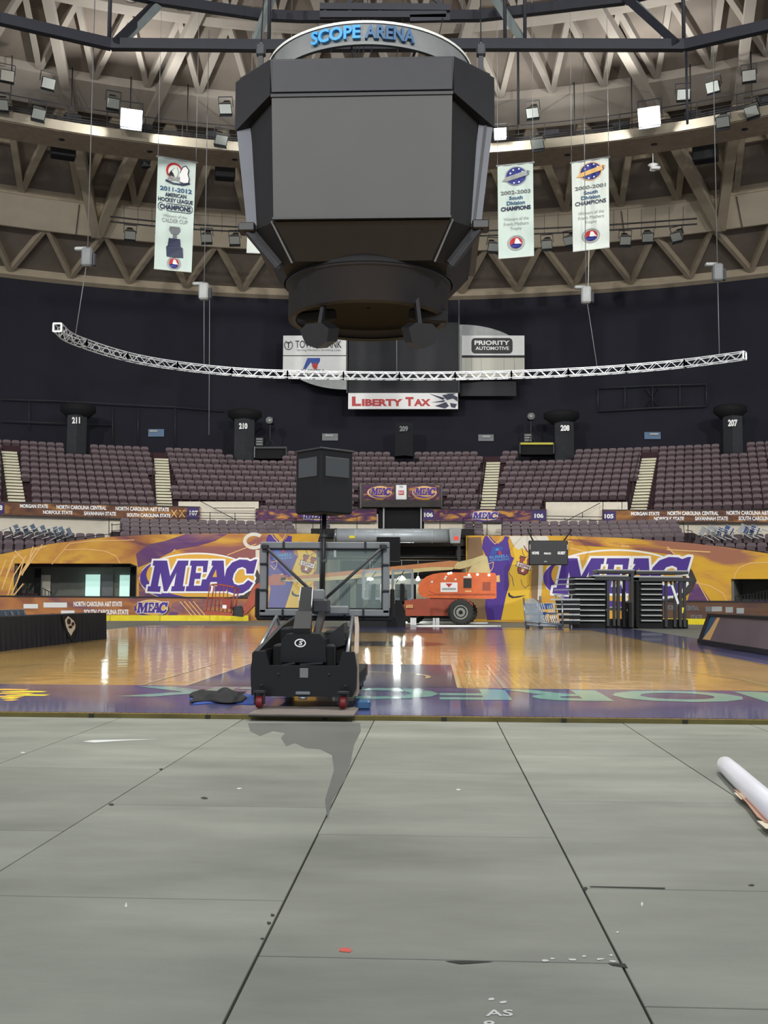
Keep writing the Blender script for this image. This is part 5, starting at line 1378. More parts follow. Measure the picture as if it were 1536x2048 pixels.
for yo in (0, 1.0):
    lt([(408, 1222), (412, 1222), (420, 1170), (432, 1168), (464, 1174), (470, 1178)], yo); lt([(414, 1195), (462, 1198)], yo, .025); lt([(432, 1168), (430, 1222)], yo, .025); lt([(448, 1172), (446, 1224)], yo, .025); lt([(470, 1178), (462, 1226)], yo, .035)
for (x, y) in ((420, 1170), (470, 1178), (414, 1195), (464, 1174)): mb.tube([P(x, y), P(x, y) + Vector((0, 1, 0))], .025, 'orange_dark', 6)
mb.prism(qpx(YL, [(408,1221),(466,1226),(464,1232),(410,1229)]), (0, 1.0, 0), 'orange_dark'); mb.prism(qpx(YL-.05, [(444,1198),(462,1200),(460,1218),(446,1216)]), (0, .3, 0), 'brick_red'); bkt = mb.build('platform_basket', t)
mb = MB(); rect(mb, P, 445, 1210, 453, 1217, .08, 'letter_white', 2); mb.build('paper_notice', bkt)
# pale timbers in front of it
for (x0, x1, y, dd, lab) in ((820, 1001, 1252, 0, 'long white pipe lying on the floor in front of the boom lift'), (940, 975, 1246, 1.5, 'short white pipe lying behind the lift wheel')):
    mb = MB(); a = flr(.06)(x0, y); b = flr(.06)(x1, y); mb.tube([(a.x, a.y, .05), (b.x, b.y, .05)], .05, 'white', 8); tag(mb.build('white_pipe'), lab, 'pipe')
for (x, lab) in ((823, 'far left'), (829, 'left'), (868, 'right'), (875, 'far right')):
    mb = MB(); p = pln(52.3)(x, 1246); p.z = 0; mb.box(p + Vector((0, 0, .17)), (.11 if x in (823, 868) else .17, .12, .34), 'letter_white'); tag(mb.build('white_stub_post'), 'short white post standing under the boom lift chassis, %s of the four' % lab, 'post')

# ---- folded far goals in the tunnel mouth
def far_goal(x0, x1, y0, y1, Y, ang, bx0, bx1, by0, label):
    P = pln(Y); a = P(x0, y1); b = P(x1, y0); c = Vector(((a.x+b.x)/2, Y, 0))
    t = thing('far_basketball_goal', label, 'basketball goal', (c.x, Y, 0))
    W = (b.x-a.x)/math.cos(ang); R_ = Matrix.Rotation(ang, 3, 'Z'); z0, z1 = a.z, b.z; T = lambda x, y, z: c + R_ @ Vector((x, y, 0)) + Vector((0, 0, z))
    mb = MB(); w = .11
    for (p, q) in (((-W/2, z0), (W/2, z0)), ((-W/2, z1), (W/2, z1)), ((-W/2, z0), (-W/2, z1)), ((W/2, z0), (W/2, z1))): mb.bar(T(p[0], 0, p[1]), T(q[0], 0, q[1]), w, w, 'steel')
    mb.build('backboard_frame', t)
    mb = MB(); mb.box(c + Vector((0, 0, (z0+z1)/2)), (W-.05, .02, z1-z0-.05), 'glass', R_); mb.build('glass_pane', t)
    mb = MB(); mb.bar(T(-W*.3, -.04, z0+(z1-z0)*.32), T(W*.3, -.04, z0+(z1-z0)*.32), .03, .03, 'mid_grey'); mb.bar(T(-W*.3, -.05, z0+.5*(z1-z0)+.1), T(W*.1, -.05, z1), .03, .03, 'charcoal'); mb.build('cross_strut', t)
    mb = MB(); B0 = P(bx0, by0); B1 = P(bx1, by0); d = 2.2
    pr = [(B0.x, 0), (B1.x, 0), (B1.x-.02, B0.z*.6), (B1.x-.2, B0.z*.98), (B0.x+.5, B0.z), (B0.x+.1, B0.z*.7)]
    mb.prism([(x, Y-d, z) for x, z in pr], (0, d-.3, 0), 'black_matte'); mb.build('padded_base', t)
    mb = MB(); mb.bar((c.x, Y-.5, B0.z*.9), (c.x, Y+.1, (z0+z1)/2), .2, .2, 'black'); mb.build('boom', t)
far_goal(727, 768, 1143, 1197, 47.5, .25, 722, 778, 1204, 'folded goal at the tunnel mouth, left one, its glass seen through the near hoop frame')
far_goal(785, 825, 1141, 1198, 48.5, -.3, 778, 812, 1200, 'folded goal at the tunnel mouth, right one, beside the orange boom lift')

# ---- duct over the tunnel
def duct():
    P = pln(59.6); a = P(674, 1071); b = P(903, 1071); r = abs(P(700, 1058).z - P(700, 1086).z)/2
    t = thing('air_duct', 'long silver air duct hanging above the tunnel mouth', 'duct', (0, 59.6, a.z-r))
    mb = MB(); mb.tube([(a.x, 59.6, a.z), (b.x, 59.6, a.z)], r, 'silver_duct', 28); mb.build('tube', t)
    for i in range(1, 6):
        x = a.x + (b.x-a.x)*i/6; mb = MB(); mb.lathe([(r, -.03), (r+.02, -.02), (r+.02, .02), (r, .03)], 'silver_duct', (x, 59.6, a.z), 'X', 28); mb.build('seam_ring', t)
    mb = MB(); q = P(704, 1073, .42); mb.box((q.x, 59.6-r+.0, a.z-.1), (.3, .04, .14), 'yellow'); o = mb.build('yellow_sticker', t)
    mb = MB(); mb.tube([(a.x, 59.6, a.z), (a.x-.12, 59.6, a.z)], r*1.05, 'steel', 20); mb.bar((a.x-.1, 59.6, a.z), (a.x-.1, 59.6, a.z-1.2), .12, .12, 'steel'); mb.build('end_flange', t)
duct()
t = thing('control_box', 'light grey box with a red panel at the right end of the duct', 'box', pln(59)(910, 1086))
mb = MB(); mb.prism(qpx(58.9, [(898, 1056), (923, 1056), (920, 1086), (901, 1086)]), (0, .5, 0), 'light_grey'); mb.build('housing', t)
mb = MB(); P = pln(58.88); rect(mb, P, 908, 1073, 917, 1080, .01, 'exit_glow', 2); mb.build('red_panel', t)
mb = MB(); blockpx(mb, 59.2, 753, 1074, 800, 1122, .6, 'black_matte', .02); tag(mb.build('hanging_speaker'), 'black speaker box hanging in front of the silver duct', 'speaker')
mb = MB(); p0 = pln(60)(918, 1086); mb.bar(p0, p0 - Vector((0, 0, 1.4)), .18, .18, 'black'); tag(mb.build('hanging_post'), 'black post hanging below the grey box at the tunnel edge', 'post')
# tunnel lamps and exit sign
for (x, y, w, Y, lab) in ((740, 1158, 14, 66, 'left'), (803, 1157.5, 17, 66, 'middle'), (836, 1159, 9, 68, 'right')):
    mb = MB(); p = pln(Y)(x, y); mb.lathe([(0, -.1), (w*.45*Y/2150, -.06), (w*.5*Y/2150, 0), (w*.3*Y/2150, .12), (.05, .2)], 'lamp_soft', p, n=16); mb.bar(p + Vector((0, 0, .15)), Vector((p.x, p.y, TZ+.1)), .04, .04, 'mid_grey'); tag(mb.build('tunnel_lamp'), 'glowing round lamp hanging in the tunnel, %s of the three' % lab, 'lamp')
mb = MB(); blockpx(mb, 67, 737, 1141, 753, 1149, .1, 'exit_glow', .02); p = pln(67)(745, 1141); mb.bar(p, Vector((p.x, p.y, TZ+.1)), .03, .03, 'mid_grey'); tag(mb.build('exit_sign'), 'red glowing exit sign hanging in the tunnel', 'sign')
mb = MB(); blockpx(mb, 69, 723, 1098, 738, 1110, .3, 'lamp_soft', .03); mb.prism(qpx(68.9, [(724, 1110), (736, 1110), (742, 1118), (726, 1118)]), (0, .2, 0), 'white'); p = pln(69)(731, 1098); mb.bar(p, Vector((p.x, p.y+.1, TZ+.1)), .04, .04, 'mid_grey'); tag(mb.build('flood_lamp'), 'white flood lamp shining high in the tunnel', 'lamp')

# ---- folded riser stands at right
YR = 48.0
def riser(label, stripes, top, x0, x1, frame, openings, ybot=1254):
    P = pln(YR); t = thing('folded_riser', label, 'folded bleacher', P((x0+x1)/2, 1250) * 1)
    t.location.z = 0
    sx0, sx1, ys = stripes
    for y in ys:
        mb = MB(); a = P(sx0(y) if callable(sx0) else sx0, y+1); b = P(sx1, y-1.2); mb.bbox(((a.x+b.x)/2, YR+.6, (a.z+b.z)/2), (b.x-a.x, 1.3, .06), 'light_grey', .01); mb.build('plank', t)
    mb = MB(); a = P(x0, 1256); b = P(sx1+2, ys[0]-4); mb.box(((a.x+b.x)/2, YR+.75, b.z/2), (b.x-a.x, 1.2, b.z), 'black_matte'); mb.build('folded_stack', t)
    mb = MB()
    (tx0, tx1, ty) = top; a = P(tx0, ty+4); b = P(tx1, ty-1); mb.box(((a.x+b.x)/2, YR+.7, (a.z+b.z)/2), (b.x-a.x, 1.6, b.z-a.z), 'black'); mb.box(((a.x+b.x)/2, YR+.7, b.z+.02), (b.x-a.x, 1.62, .05), 'light_grey'); mb.build('top_deck', t)
    mb = MB(); a = P(tx0-10, ty+11); b = P(tx1-14, ty+8); mb.box(((a.x+b.x)/2, YR+.6, (a.z+b.z)/2), (b.x-a.x, 1.5, .07), 'light_grey'); mb.box(((a.x+b.x)/2+.3, YR+.6, (a.z+b.z)/2-.12), (b.x-a.x+.4, 1.4, .16), 'black'); mb.build('second_deck', t)
    for (fx, fy0, fy1, m, w) in frame:
        mb = MB(); a = P(fx, fy0); b = P(fx, fy1); b.z = max(b.z, 0.02); mb.bar(a + Vector((0, .1, 0)), b + Vector((0, .1, 0)), w, .12, m); mb.build('post', t)
    for (a, b, m) in openings:
        mb = MB(); mb.bar(P(*a) + Vector((0, .05, 0)), P(*b) + Vector((0, .05, 0)), .07, .1, m); mb.build('diagonal_strut', t)
    mb = MB(); a = P(sx1, 1240); b = P(tx1+2, 1240); mb.box(((a.x+b.x)/2, YR+.8, .2), (b.x-a.x, 1.2, .4), 'black_matte'); mb.build('wheel_carriage', t)
    return t
ysl = [1158, 1168, 1178.5, 1189, 1199.5, 1210, 1220.5, 1231, 1241.5]
riser('folded black riser stand with grey plank edges, the left one of the pair', (lambda y: 1150 if y < 1195 else 1128, 1210, ysl), (1195, 1268, 1142), 1146, 1270,
      [(1216, 1150, 1252, 'black', .3), (1229, 1150, 1252, 'black', .12), (1237, 1150, 1252, 'black', .3), (1248, 1148, 1254, 'black_matte', .25), (1263, 1145, 1254, 'black', .6), (1258, 1205, 1254, 'black_matte', .9)],
      [((1243, 1162), (1254, 1202), 'alu'), ((1256, 1218), (1259, 1228), 'alu'), ((1214, 1218), (1218, 1229), 'light_grey')])
riser('folded black riser stand with an open post frame, the right one of the pair', (1282, 1324, ysl), (1272, 1376, 1144), 1276, 1372,
      [(1333, 1155, 1254, 'black', .1), (1351, 1155, 1254, 'black', .1), (1361, 1155, 1254, 'black', .25), (1370, 1152, 1254, 'black', .14), (1275, 1155, 1254, 'black_matte', .3)],
      [((1339, 1157), (1344, 1170), 'black'), ((1344, 1170), (1357, 1208), 'alu'), ((1366, 1215), (1364, 1226), 'yellow')])
t = thing('railing_stack', 'low stack of dark rails with pale edges left of the folded risers', 'rail stack', pln(46.8)(1130, 1252)); t.location.z = 0
for i, y in enumerate((1159, 1169, 1180, 1190)):
    mb = MB(); P = pln(47.2); mb.bar(P(1108, y), P(1150, y-1), .05, .05, 'mid_grey'); mb.build('thin_rail', t)
for i, y in enumerate((1199, 1208, 1218, 1229, 1240)):
    mb = MB(); P = pln(47.0); mb.bar(P(1100 + i*5, y), P(1160, y), .06, .07, 'light_grey'); mb.bar(P(1112+i*2, y+5), P(1160, y+5), .1, .14, 'black_matte'); mb.build('plank', t)
for x in (1112, 1126, 1143):
    mb = MB(); P = pln(47.1); a = P(x, 1190); b = P(x, 1254); b.z = 0; a.z = max(a.z, .3); mb.bar(a, b, .05, .05, 'mid_grey'); mb.build('upright', t)
# ---- chair cart
P = pln(45.5); g = flr(0)(1080, 1257); YC = 45.9; P = pln(YC)
t = thing('chair_cart', 'steel cart loaded with wrapped folding chairs beside the risers', 'cart', (P(1078, 1250).x, YC, 0))
mb = MB()
for L in ([(1049, 1240), (1124, 1250)], [(1051, 1250), (1126, 1253)], [(1047, 1196), (1052, 1252)], [(1080, 1192), (1078, 1255)], [(1124, 1200), (1126, 1254)], [(1112, 1238), (1118, 1252)]): mb.tube([P(*q) for q in L], .04, 'steel', 6)
q = P(1051, 1250); z = max(q.z, .12)
mb.box((P(1088, 1250).x, YC+.5, .2), (P(1124, 1250).x-P(1050, 1250).x, 1.0, .06), 'steel'); mb.build('frame', t)
for x in (1055, 1082, 1120):
    mb = MB(); q = P(x, 1255); mb.lathe([(0, -.04), (.08, -.04), (.08, .04), (0, .04)], 'rail_dark', (q.x, YC, .08), 'Y', 12); mb.build('caster', t)
tc_ = [((1052, 1202), .0), ((1058, 1200), .05)]
for i in range(9):
    x0 = 1052 + i*2.6; mb_loc = pln(YC+.2+.05*i)(x0+14, 1226)
    t2 = None
for i in range(10):
    kx = i < 6; x = 1062 + i*4.2; p = pln(YC+.45)(x + (4 if not kx else 0), 1240); a = -.12 if kx else .1
    chair_at((p.x, YC+.4+.02*i, .22), (.0, -.25 if kx else -.05, 1.3 if kx else .35), 'pale folding chair with a blue seat leaning in the steel cart', 'folding chairs leaning in the steel cart', 'stackr')
mb = MB(); PW_ = pln(YC-.15)
poly(mb, PW_, [(1049, 1242), (1050, 1206), (1054, 1198), (1066, 1196), (1078, 1206), (1085, 1222), (1088, 1240), (1076, 1246)], 0, 'film'); poly(mb, PW_, [(1049, 1242), (1050, 1206), (1054, 1198), (1066, 1196), (1078, 1206), (1085, 1222), (1088, 1240), (1076, 1246)], -.12, 'film')
tag(mb.build('plastic_wrap'), 'sheet of silvery plastic wrapped round the left side of the chair cart', 'wrap')
# ---- hanging panel scoreboard
t = thing('panel_scoreboard', 'small black scoreboard panel hanging in front of the right mural', 'scoreboard', pln(56)(1096, 1130))
mb = MB(); blockpx(mb, 56, 1058, 1081, 1136, 1130, .35, 'black', .04); mb.build('case', t)
P = pln(55.99); mb = MB(); text(mb, P, 'HOME', 1064, 1103, 1078, 1109, .01, 'letter_white', .05); text(mb, P, 'PERIOD', 1088, 1105, 1102, 1109, .01, 'letter_white', .04); text(mb, P, 'GUEST', 1115, 1103, 1131, 1109, .01, 'letter_white', .05); mb.build('lettering', t)
mb = MB()
for (x, y, w, h) in ((1059, 1094, 2, 10), (1134, 1094, 2, 10), (1088, 1123, 6, 2)): rect(mb, P, x, y-h/2, x+w, y+h/2, .01, 'light_grey', 1)
mb.build('edge_tag', t)
for (a, b) in (((1066, 1081), (1056, 1062)), ((1128, 1081), (1142, 1062))):
    mb = MB(); mb.tube([pln(56.1)(*a), pln(56.3)(*b), pln(61)(b[0], b[1]-4)], .04, 'rail_dark', 6); mb.build('hanger', t)
# ================================================================== OVERHEAD
# ---- centre scoreboard
SX, SY = pln(27)(738, 400).x, 27.0
def octo(hw, d, c):          # half width of the front face, centre distance, corner cut
    return [(-hw, -d), (hw, -d), (d, -hw), (d, hw), (hw, d), (-hw, d), (-d, hw), (-d, -hw)]
def row_z(Y, row, x=738): return pln(Y)(x, row).z
t = thing('centre_scoreboard', 'huge dark eight-sided scoreboard with a pale name ring hanging over the court', 'scoreboard', (SX, SY, row_z(24.5, 640)))
def oprism(mb, lo, z0, hi, z1, m):
    vs = [Vector((SX+x, SY+y, z0)) for x, y in lo] + [Vector((SX+x, SY+y, z1)) for x, y in hi]; n = 8
    mb.add(vs, [tuple(range(n-1, -1, -1)), tuple(range(n, 2*n))] + [(i, (i+1) % n, n+(i+1) % n, n+i) for i in range(n)], m)
Z_ht, Z_hb = row_z(24.0, 116), row_z(24.0, 190); Z_s0 = row_z(24.3, 436); Z_t = row_z(24.7, 522)
mb = MB(); oprism(mb, octo(2.08, 2.55, 0), Z_s0-.05, octo(2.15, 2.75, 0), Z_hb+.1, 'black_matte'); mb.build('core', t)
# header: octagonal crown
mb = MB(); oprism(mb, octo(2.12, 2.98, 0), Z_hb+.04, octo(2.14, 3.02, 0), Z_ht, 'board_case'); mb.build('header', t)
for s in (-1, 1):
    for q in (-1, 1):
        mb = MB()
        a = Vector((SX+s*2.14, SY+q*3.02, 0)); b = Vector((SX+s*3.12, SY+q*2.1, 0))
        mb.prism([Vector((a.x, a.y, Z_hb+.02)), Vector((b.x, b.y, Z_hb-.42)), Vector((b.x, b.y, Z_ht-.08)), Vector((a.x, a.y, Z_ht))], Vector((-s*.16, -q*.16, 0)), 'black')
        mb.build('corner_shroud', t)
# four screens leaning outward at the top
def frame_box(ang, name, w0, w1, zt, zb, d0, d1, th, m):
    R_ = Matrix.Rotation(ang, 3, 'Z'); T = lambda x, y, z: Vector((SX, SY, 0)) + R_ @ Vector((x, y, 0)) + Vector((0, 0, z))
    mb = MB(); P = [T(-w1, -d1, zb), T(w1, -d1, zb), T(w0, -d0, zt), T(-w0, -d0, zt)]
    mb.prism(P, R_ @ Vector((0, th, 0)), m); return mb.build(name, t), T
for k, ang in enumerate((0, PI/2, PI, -PI/2)):
    if k == 0:
        o, T = frame_box(ang, 'video_screen', 2.10, 2.06, Z_hb, Z_s0, 2.98, 2.72, .3, 'screen_grey')
        mb = MB(); mb.bar(T(-2.12, -2.99, Z_hb+.02), T(2.12, -2.99, Z_hb+.02), .05, .07, 'black'); mb.bar(T(-2.08, -2.73, Z_s0), T(2.08, -2.73, Z_s0), .06, .05, 'black'); mb.build('screen_trim', o)
        mb = MB(); mb.bbox(T(0, -3.01, (Z_hb+Z_ht)/2+.03), (4.2, .05, Z_ht-Z_hb-.12), 'board_case', .01); mb.build('header_panel', t)
    else:
        o, T = frame_box(ang, 'video_screen', 2.10, 2.06, Z_hb-.02, Z_s0+.05, 3.12, 2.80, .34, 'board_case_light')
        mb = MB(); mb.bar(T(-2.1, -2.95, Z_hb-.02), T(-2.06, -2.63, Z_s0+.05), .06, .06, 'black'); mb.build('screen_trim', o)
# tapered skirt
mb = MB(); oprism(mb, octo(1.62, 2.0, 0), Z_t+.1, octo(2.06, 2.62, 0), Z_s0-.04, 'black'); mb.build('tapered_skirt', t)
for s in (-1, 1):
    mb = MB(); mb.bar((SX+s*2.72, SY-2.1, Z_s0-.02), (SX+s*2.06, SY-1.7, Z_t+.12), .12, .32, 'dark_grey'); mb.bar((SX+s*2.6, SY-2.0, Z_s0-.02), (SX+s*2.0, SY-1.66, Z_t+.1), .06, .4, 'black'); mb.build('skirt_strut', t)
    mb = MB(); mb.bar((SX+s*2.12, SY-2.64, Z_s0-.03), (SX+s*1.7, SY-2.05, Z_t+.05), .03, .03, 'mid_grey'); mb.build('skirt_edge', t)
    mb = MB(); mb.bbox((SX+s*2.78, SY-2.05, Z_s0+.0), (.4, .4, .22), 'black', .03); mb.build('corner_foot', t)
# lower drum ring
RD = 2.06; Zr1 = row_z(SY-RD, 522); Zr0 = row_z(SY-RD, 598)
Zn = Z_t + .25
mb = MB(); mb.lathe([(1.2, Zn), (RD+.02, Zn-.02), (RD+.1, Zr1+.05), (RD+.1, Zr1-.02)], 'black_matte', (SX, SY, 0), n=56); mb.build('drum_shoulder', t)
mb = MB(); mb.lathe([(RD+.06, Zr1), (RD+.06, Zr1-.06), (RD-.02, Zr1-.06), (RD-.02, Zr0), (RD-.14, Zr0), (RD-.14, Zr1-.1)], 'board_case', (SX, SY, 0), n=56); dr = mb.build('drum_band', t)
mb = MB(); mb.lathe([(RD-.14, Zr0+.25), (1.0, Zr0+.35), (.05, Zr0+.35)], 'black_matte', (SX, SY, 0), n=40); mb.lathe([(RD-.05, Zr0-.0), (RD-.12, Zr0-.05), (RD-.2, Zr0)], 'dark_grey', (SX, SY, 0), n=56); mb.build('drum_underside', t)
# top ring with raised lettering
RT = 2.62; Yf = SY-RT; zT, zB = row_z(Yf, 42), row_z(Yf, 88)
mb = MB(); mb.lathe([(RT, zB), (RT, zT-.04), (RT+.03, zT), (RT-.06, zT+.02), (RT-.12, zT), (RT-.1, zB), (RT, zB)], 'ring_grey', (SX, SY, 0), n=72); nr = mb.build('name_ring', t)
mb = MB(); mb.lathe([(RT+.035, zT-.06), (RT+.04, zT), (RT-.02, zT+.03)], 'ring_white', (SX, SY, 0), n=72); mb.lathe([(RT-.1, zB+.0), (RT-.22, zB+.14), (RT-.22, zB+.3)], 'ring_white', (SX, SY, 0), n=72); mb.build('ring_rim', nr)
def ringpt(x, y, off=0):
    a = (x - 738)/ (F_PX*RT/(SY-RT)*1.055); a = max(-1.4, min(1.4, a)); z = zB + (90-y)/46.0*(zT-zB)
    return Vector((SX + (RT+off)*math.sin(a), SY - (RT+off)*math.cos(a), z))
for s, x0, x1, m in (('SCOPE', 620, 733, 'sky_blue'), ('ARENA', 742, 852, 'slate_blue')):
    mb = MB(); vs, fs = glyphs(s, .03); n = len(vs)
    f = lambda u, v, o: ringpt(x0+u*(x1-x0), 82 - v*27, o)
    F_ = [f(u, v, .10) for u, v in vs]; K = [f(u, v, .005) for u, v in vs]; edges = {}
    for p in fs:
        for i in range(len(p)): e = (p[i], p[(i+1) % len(p)]); edges[e] = edges.get((e[1], e[0]), None) and 0 or 1
    bd = [e for e in {(p[i], p[(i+1) % len(p)]) for p in fs for i in range(len(p))} if (e[1], e[0]) not in {(q[i], q[(i+1) % len(q)]) for q in fs for i in range(len(q))}]
    mb.add(F_, fs, m); mb.add(F_ + K, [(a, b, n+b, n+a) for a, b in bd], m); mb.build('raised_letters', nr)
mb = MB()
for k in range(10):
    a = 2*PI*k/10+.2; mb.bar((SX+(RT-.1)*math.cos(a), SY+(RT-.1)*math.sin(a), zB+.1), (SX+1.9*math.cos(a), SY+1.9*math.sin(a), Z_ht-.1), .05, .05, 'charcoal')
mb.box((SX, SY, Z_ht-.15), (4.2, 4.2, .1), 'black_matte'); mb.build('ring_support', t)
for (x, s) in ((962, 1), (522, -1)):
    p = pln(SY-1.5)(x, 105); mb = MB(); mb.bar(p, p + Vector((0, 0, -.6)), .1, .12, 'dark_grey'); mb.tube([p + Vector((0, 0, .25)), p], .03, 'mid_grey', 6); mb.bbox(p + Vector((0, 0, .05)), (.22, .2, .3), 'dark_grey', .03); mb.build('lifting_lug', t)
    mb = MB(); mb.tube([p + Vector((0, 0, .2)), Vector((p.x*.9, SY, 34))], .015, 'charcoal', 5); mb.build('lifting_cable', t)
for (x, y, sgn) in ((640, 668, -1), (839, 668, 1)):
    mb = MB(); p = pln(25.3)(x, y); R_ = Matrix.Rotation(sgn*.35, 3, 'Z') @ Matrix.Rotation(.25, 3, 'X')
    pr = [(-.38, .12), (-.26, -.22), (.02, -.34), (.3, -.2), (.38, .1), (.2, .26), (-.2, .26)]
    mb.prism([p + R_ @ Vector((a, -.3, b)) for a, b in pr], R_ @ Vector((0, .6, 0)), 'black'); mb.bar(p + Vector((0, 0, .2)), Vector((p.x - sgn*.1, p.y+.2, Zr0+.3)), .1, .1, 'black'); mb.bbox(Vector((p.x+sgn*.2, SY-.6, Zr0-.02)), (.9, .5, .3), 'black_matte', .05, R_); mb.build('speaker_pod', t)
# hoist frame above the scoreboard
t = thing('hoist_frame', 'dark lifting grid high above the scoreboard', 'rigging', pln(34)(770, 20))
mb = MB(); P = pln(34)
for L in ([(640, 14), (900, 16)], [(640, 30), (892, 30)], [(820, 38), (900, 36)]): mb.bar(P(*L[0]), P(*L[1]), .15, .22, 'beam')
for x in (650, 700, 760, 830, 890): mb.bar(P(x, 8), P(x, 34), .06, .1, 'beam')
mb.bar(P(690, 14), P(720, -14), .08, .1, 'beam'); mb.bar(P(890, 16), P(860, -8), .08, .1, 'beam'); mb.build('grid', t)
for x in (668, 718, 726, 735, 752, 806, 886):
    mb = MB(); p = P(x, 34); mb.tube([p, Vector((SX + (p.x-SX)*.7, SY, Z_ht))], .014, 'charcoal', 5); mb.tube([P(x, 34), P(x, 34)+Vector((0, 0, 6))], .014, 'charcoal', 5); mb.build('cable', t)

# ---- curved lighting truss
YT = 48.0
CTRL = [(115, 655, .80), (150, 680, .86), (265, 716, .925), (400, 737, .965), (550, 748, .99), (793, 752, 1.0), (1000, 750, .993), (1190, 742, .965), (1340, 730, .94), (1440, 718, .92), (1489, 711, .905)]
CT = [pln(YT*k)(x, y) for x, y, k in CTRL]
zt_ = sum(p.z for p in CT)/len(CT)
def on_z(x, y, z): d = ray(x, y); return EYE + d*((z-EYE.z)/d.z)
CT = [on_z(x, y, zt_) for x, y, k in CTRL]
def catmull(P, n):
    out = []; Q = [P[0]*2-P[1]] + P + [P[-1]*2-P[-2]]
    for i in range(1, len(Q)-2):
        for k in range(n):
            s = k/n; a, b, c, d = Q[i-1:i+3]
            out.append(.5*((2*b) + (c-a)*s + (2*a-5*b+4*c-d)*s*s + (3*b-a-3*c+d)*s**3))
    return out + [P[-1]]
fine = catmull(CT, 40); L = [0]
for a, b in zip(fine, fine[1:]): L.append(L[-1] + (b-a).length)
def at_len(s):
    s = max(0, min(L[-1], s)); lo, hi = 0, len(L)-1
    while hi-lo > 1:
        m = (lo+hi)//2
        if L[m] <= s: lo = m
        else: hi = m
    u = (s-L[lo])/max(1e-9, L[hi]-L[lo]); return fine[lo].lerp(fine[hi], u)
t = thing('curved_truss', 'long bowed white lighting truss hanging in front of the back wall', 'truss', at_len(L[-1]/2) - Vector((0, 0, .15)))
TW = .30; NB = 13; per = 8; tot = NB*per
for sgm in range(NB):
    mb = MB()
    for i in range(sgm*per, (sgm+1)*per):
        s0, s1 = L[-1]*i/tot, L[-1]*(i+1)/tot; a, b = at_len(s0), at_len(s1); d = (b-a).normalized(); n_ = d.cross(Vector((0, 0, 1))).normalized()*TW/2; u = Vector((0, 0, TW/2))
        for q in (n_+u, n_-u, -n_+u, -n_-u): mb.bar(a+q, b+q, .036, .036, 'alu')
        for q in (n_, -n_):
            if i % 2: mb.bar(a+q-u, b+q+u, .025, .025, 'alu')
            else: mb.bar(a+q+u, b+q-u, .025, .025, 'alu')
        if i % 2: mb.bar(a+n_+u, b-n_+u, .025, .025, 'alu'); mb.bar(a+n_-u, b-n_-u, .025, .025, 'alu')
    for i in (sgm*per, (sgm+1)*per):
        a = at_len(L[-1]*i/tot); d = (at_len(L[-1]*i/tot+.1) - at_len(L[-1]*i/tot-.1)).normalized(); n_ = d.cross(Vector((0, 0, 1))).normalized()*TW/2; u = Vector((0, 0, TW/2))
        for q in (n_, -n_): mb.bar(a+q-u, a+q+u, .06, .06, 'alu')
        for q in (u, -u): mb.bar(a+q-n_, a+q+n_, .06, .06, 'alu')
    mb.build('truss_section', t)
def nearest_truss(px):
    best = min(range(0, 400), key=lambda i: abs(visible_px(at_len(L[-1]*i/400))[0]-px)); return at_len(L[-1]*best/400)
for (px, hx, hy, lab, dz_) in ((150, 175, 515, 'at the far left end of the curved truss', 9), (408, 408, 583, 'above the left part of the curved truss', 9), (1195, 1172, 590, 'above the right part of the curved truss', 10), (1440, 1435, 545, 'near the right end of the curved truss', 9)):
    q = nearest_truss(px) + Vector((0, 0, TW/2)); h = pln(q.y)(hx, hy)
    t2 = thing('chain_hoist', 'grey chain hoist ' + lab, 'hoist', h)
    mb = MB(); mb.bbox(h, (.42, .35, .75), 'light_grey' if px in (408, 1195) else 'mid_grey', .06); mb.bbox(h + Vector((-.25, 0, .34)), (.5, .25, .14), 'light_grey', .04); mb.build('motor', t2)
    mb = MB(); mb.bbox(h + Vector((.28, 0, -.1)), (.12, .2, .5), 'dark_grey', .03); mb.build('chain_bag', t2)
    mb = MB(); mb.tube([h, q], .02, 'mid_grey', 5)
    if px == 408: mb.tube([h + Vector((.25, 0, 0)), pln(q.y)(418, 870)], .018, 'mid_grey', 5)
    mb.build('chain', t2)
    mb = MB(); mb.tube([h, h + Vector((0, 0, 12))], .018, 'mid_grey', 5); mb.build('top_cable', t2)
q = nearest_truss(793); mb = MB(); mb.tube([q, pln(q.y)(793, 560)], .02, 'mid_grey', 5); tag(mb.build('steel_cable'), 'thin steel cable holding the middle of the curved truss', 'cable')

